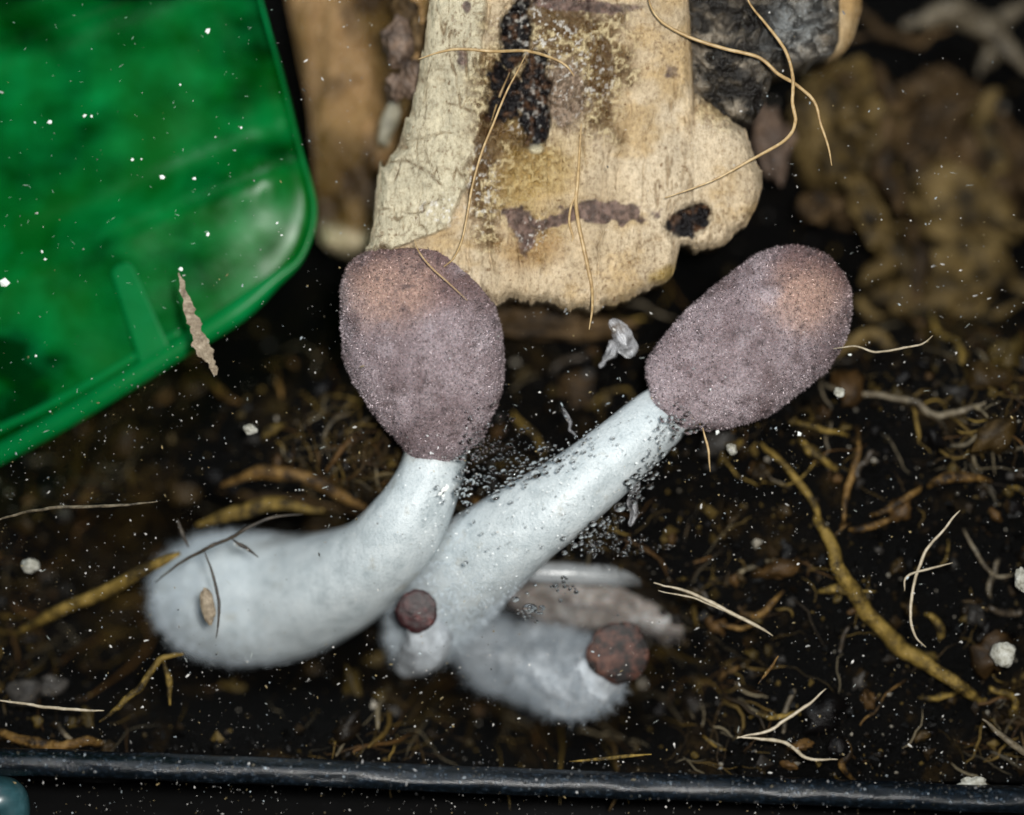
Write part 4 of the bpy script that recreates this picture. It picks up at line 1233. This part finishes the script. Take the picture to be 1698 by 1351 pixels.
tag(mesh('condensation', np.vstack(V), F, WATER), 'clear water droplets on the wall round the white stems', 'droplets', None, 'stuff')

V, F, Cc, off = [], [], [], 0


def speck(px_, py_, r, elong, colr, y_=-0.1):
    global off
    c = P(px_, py_, 0)
    ang = random.uniform(0, PI) if elong < 1.8 else random.gauss(0.2, 0.9)
    nn = random.choice((4, 5, 5, 6))
    ca, sa = math.cos(ang), math.sin(ang)
    pts_ = []
    for k in range(nn):
        t = 2 * PI * k / nn
        rr = r * random.uniform(0.5, 1.2)
        u, q = rr * elong * math.cos(t), rr * math.sin(t)
        pts_.append((c.x + u * ca - q * sa, y_, c.z + u * sa + q * ca))
    V.extend(pts_)
    V.append((c.x, y_ - 0.5 * r, c.z)); V.append((c.x, y_ + 0.4 * r, c.z))
    for k in range(nn):
        F.append((off + k, off + nn, off + (k + 1) % nn)); F.append((off + k, off + (k + 1) % nn, off + nn + 1))
    Cc.extend([colr] * (nn + 2))
    off += nn + 2


def dust_density(a, b):
    d = 0.35 + 0.65 * float(sstep(300, 900, np.array(b)))
    d *= 0.5 + 0.9 * float(sstep(-0.3, 0.4, fbm(np.array(a / 140), np.array(b / 110), 40, 3)))
    if 620 < a < 1250 and b < 480:
        d *= 0.12
    if a < 500 and b < 700 - 0.45 * a:
        d *= 0.35
    if ((a - 700) / 140) ** 2 + ((b - 575) / 175) ** 2 < 1 or ((a - 1243) / 160) ** 2 + ((b - 560) / 140) ** 2 < 1:
        d *= 0.08
    if 250 < a < 1080 and 760 < b < 1100 and abs(b - (1000 - 0.1 * a)) < 120:
        d *= 0.5
    if b > 1255:
        d *= 2.2
    return d


k = 0
while k < 8000:
    a, b = random.uniform(-500, 2200), random.uniform(-300, 1350)
    if random.random() > dust_density(a, b):
        continue
    k += 1
    r = min(0.11, 0.024 * random.paretovariate(2.2))
    t = random.random()
    br = random.uniform(0.05, 0.8) ** 1.3
    cl_ = (br, br * 0.97, br * 0.92) if t < 0.6 else ((br * 0.55, br * 0.42, br * 0.2) if t < 0.85 else (br * 0.7, br * 0.8, br * 0.85))
    speck(a, b, r, random.choice((1, 1, 1.3, 1.8, 2.6)), cl_)
for k in range(900):
    a = random.uniform(-300, 2000)
    b = 1222 + (a + 1100) / 3900 * 150 + random.gauss(-16, 14)
    br = random.uniform(0.02, 0.7) ** 1.5
    speck(a, b, min(0.12, 0.03 * random.paretovariate(2.0)), random.choice((1, 1.4, 2.2)), random.choice(((br * 0.8, br * 0.92, br), (br, br, br), (br * 0.3, br * 0.25, br * 0.15), (0.01, 0.01, 0.01))), -1.35)
for k in range(120):
    a, b = random.uniform(0, 1698), random.uniform(0, 1250)
    if random.random() < dust_density(a, b) + 0.15:
        speck(a, b, random.uniform(0.018, 0.035), random.uniform(6, 16), (0.35, 0.38, 0.36))
for k in range(110):      # scuffs over the tray
    a = random.uniform(0, 480)
    speck(a, random.uniform(0, 690 - 0.5 * a), random.uniform(0.012, 0.03), random.uniform(2, 14), (0.3, 0.42, 0.35))
for k in range(260):      # pale specks painted as wet glints, plus grit, over the white stems
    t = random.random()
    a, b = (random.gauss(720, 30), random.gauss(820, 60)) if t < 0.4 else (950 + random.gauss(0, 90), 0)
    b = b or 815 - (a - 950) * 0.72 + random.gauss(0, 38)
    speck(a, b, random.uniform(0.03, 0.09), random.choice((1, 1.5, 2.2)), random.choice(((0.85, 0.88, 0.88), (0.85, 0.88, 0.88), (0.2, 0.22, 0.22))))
for a, b, r in [(345, 52, 0.3), (83, 203, 0.26), (141, 192, 0.2), (152, 193, 0.16), (270, 294, 0.26), (299, 141, 0.14), (345, 388, 0.18), (75, 430, 0.18), (301, 446, 0.24), (400, 212, 0.16), (58, 203, 0.12), (322, 296, 0.2), (220, 265, 0.16), (235, 264, 0.12), (460, 370, 0.14), (467, 390, 0.16), (70, 417, 0.14), (8, 470, 0.5), (60, 590, 0.12), (737, 812, 0.34), (742, 806, 0.2), (730, 818, 0.22), (735, 822, 0.15), (1410, 588, 0.2), (1326, 720, 0.26), (1190, 716, 0.3)]:
    speck(a, b, r, 1.2, (0.85, 0.88, 0.84))  # larger pale specks; the cluster on the stem paints its bright highlight
tag(mesh('dust', np.array(V), F, DUST, smooth=False, col=np.array(Cc)), 'fine pale dust, soil specks and painted wet glints on the clear wall', 'dust', None, 'stuff')

for o in COL.objects:
    if '_o' in o:
        del o['_o']
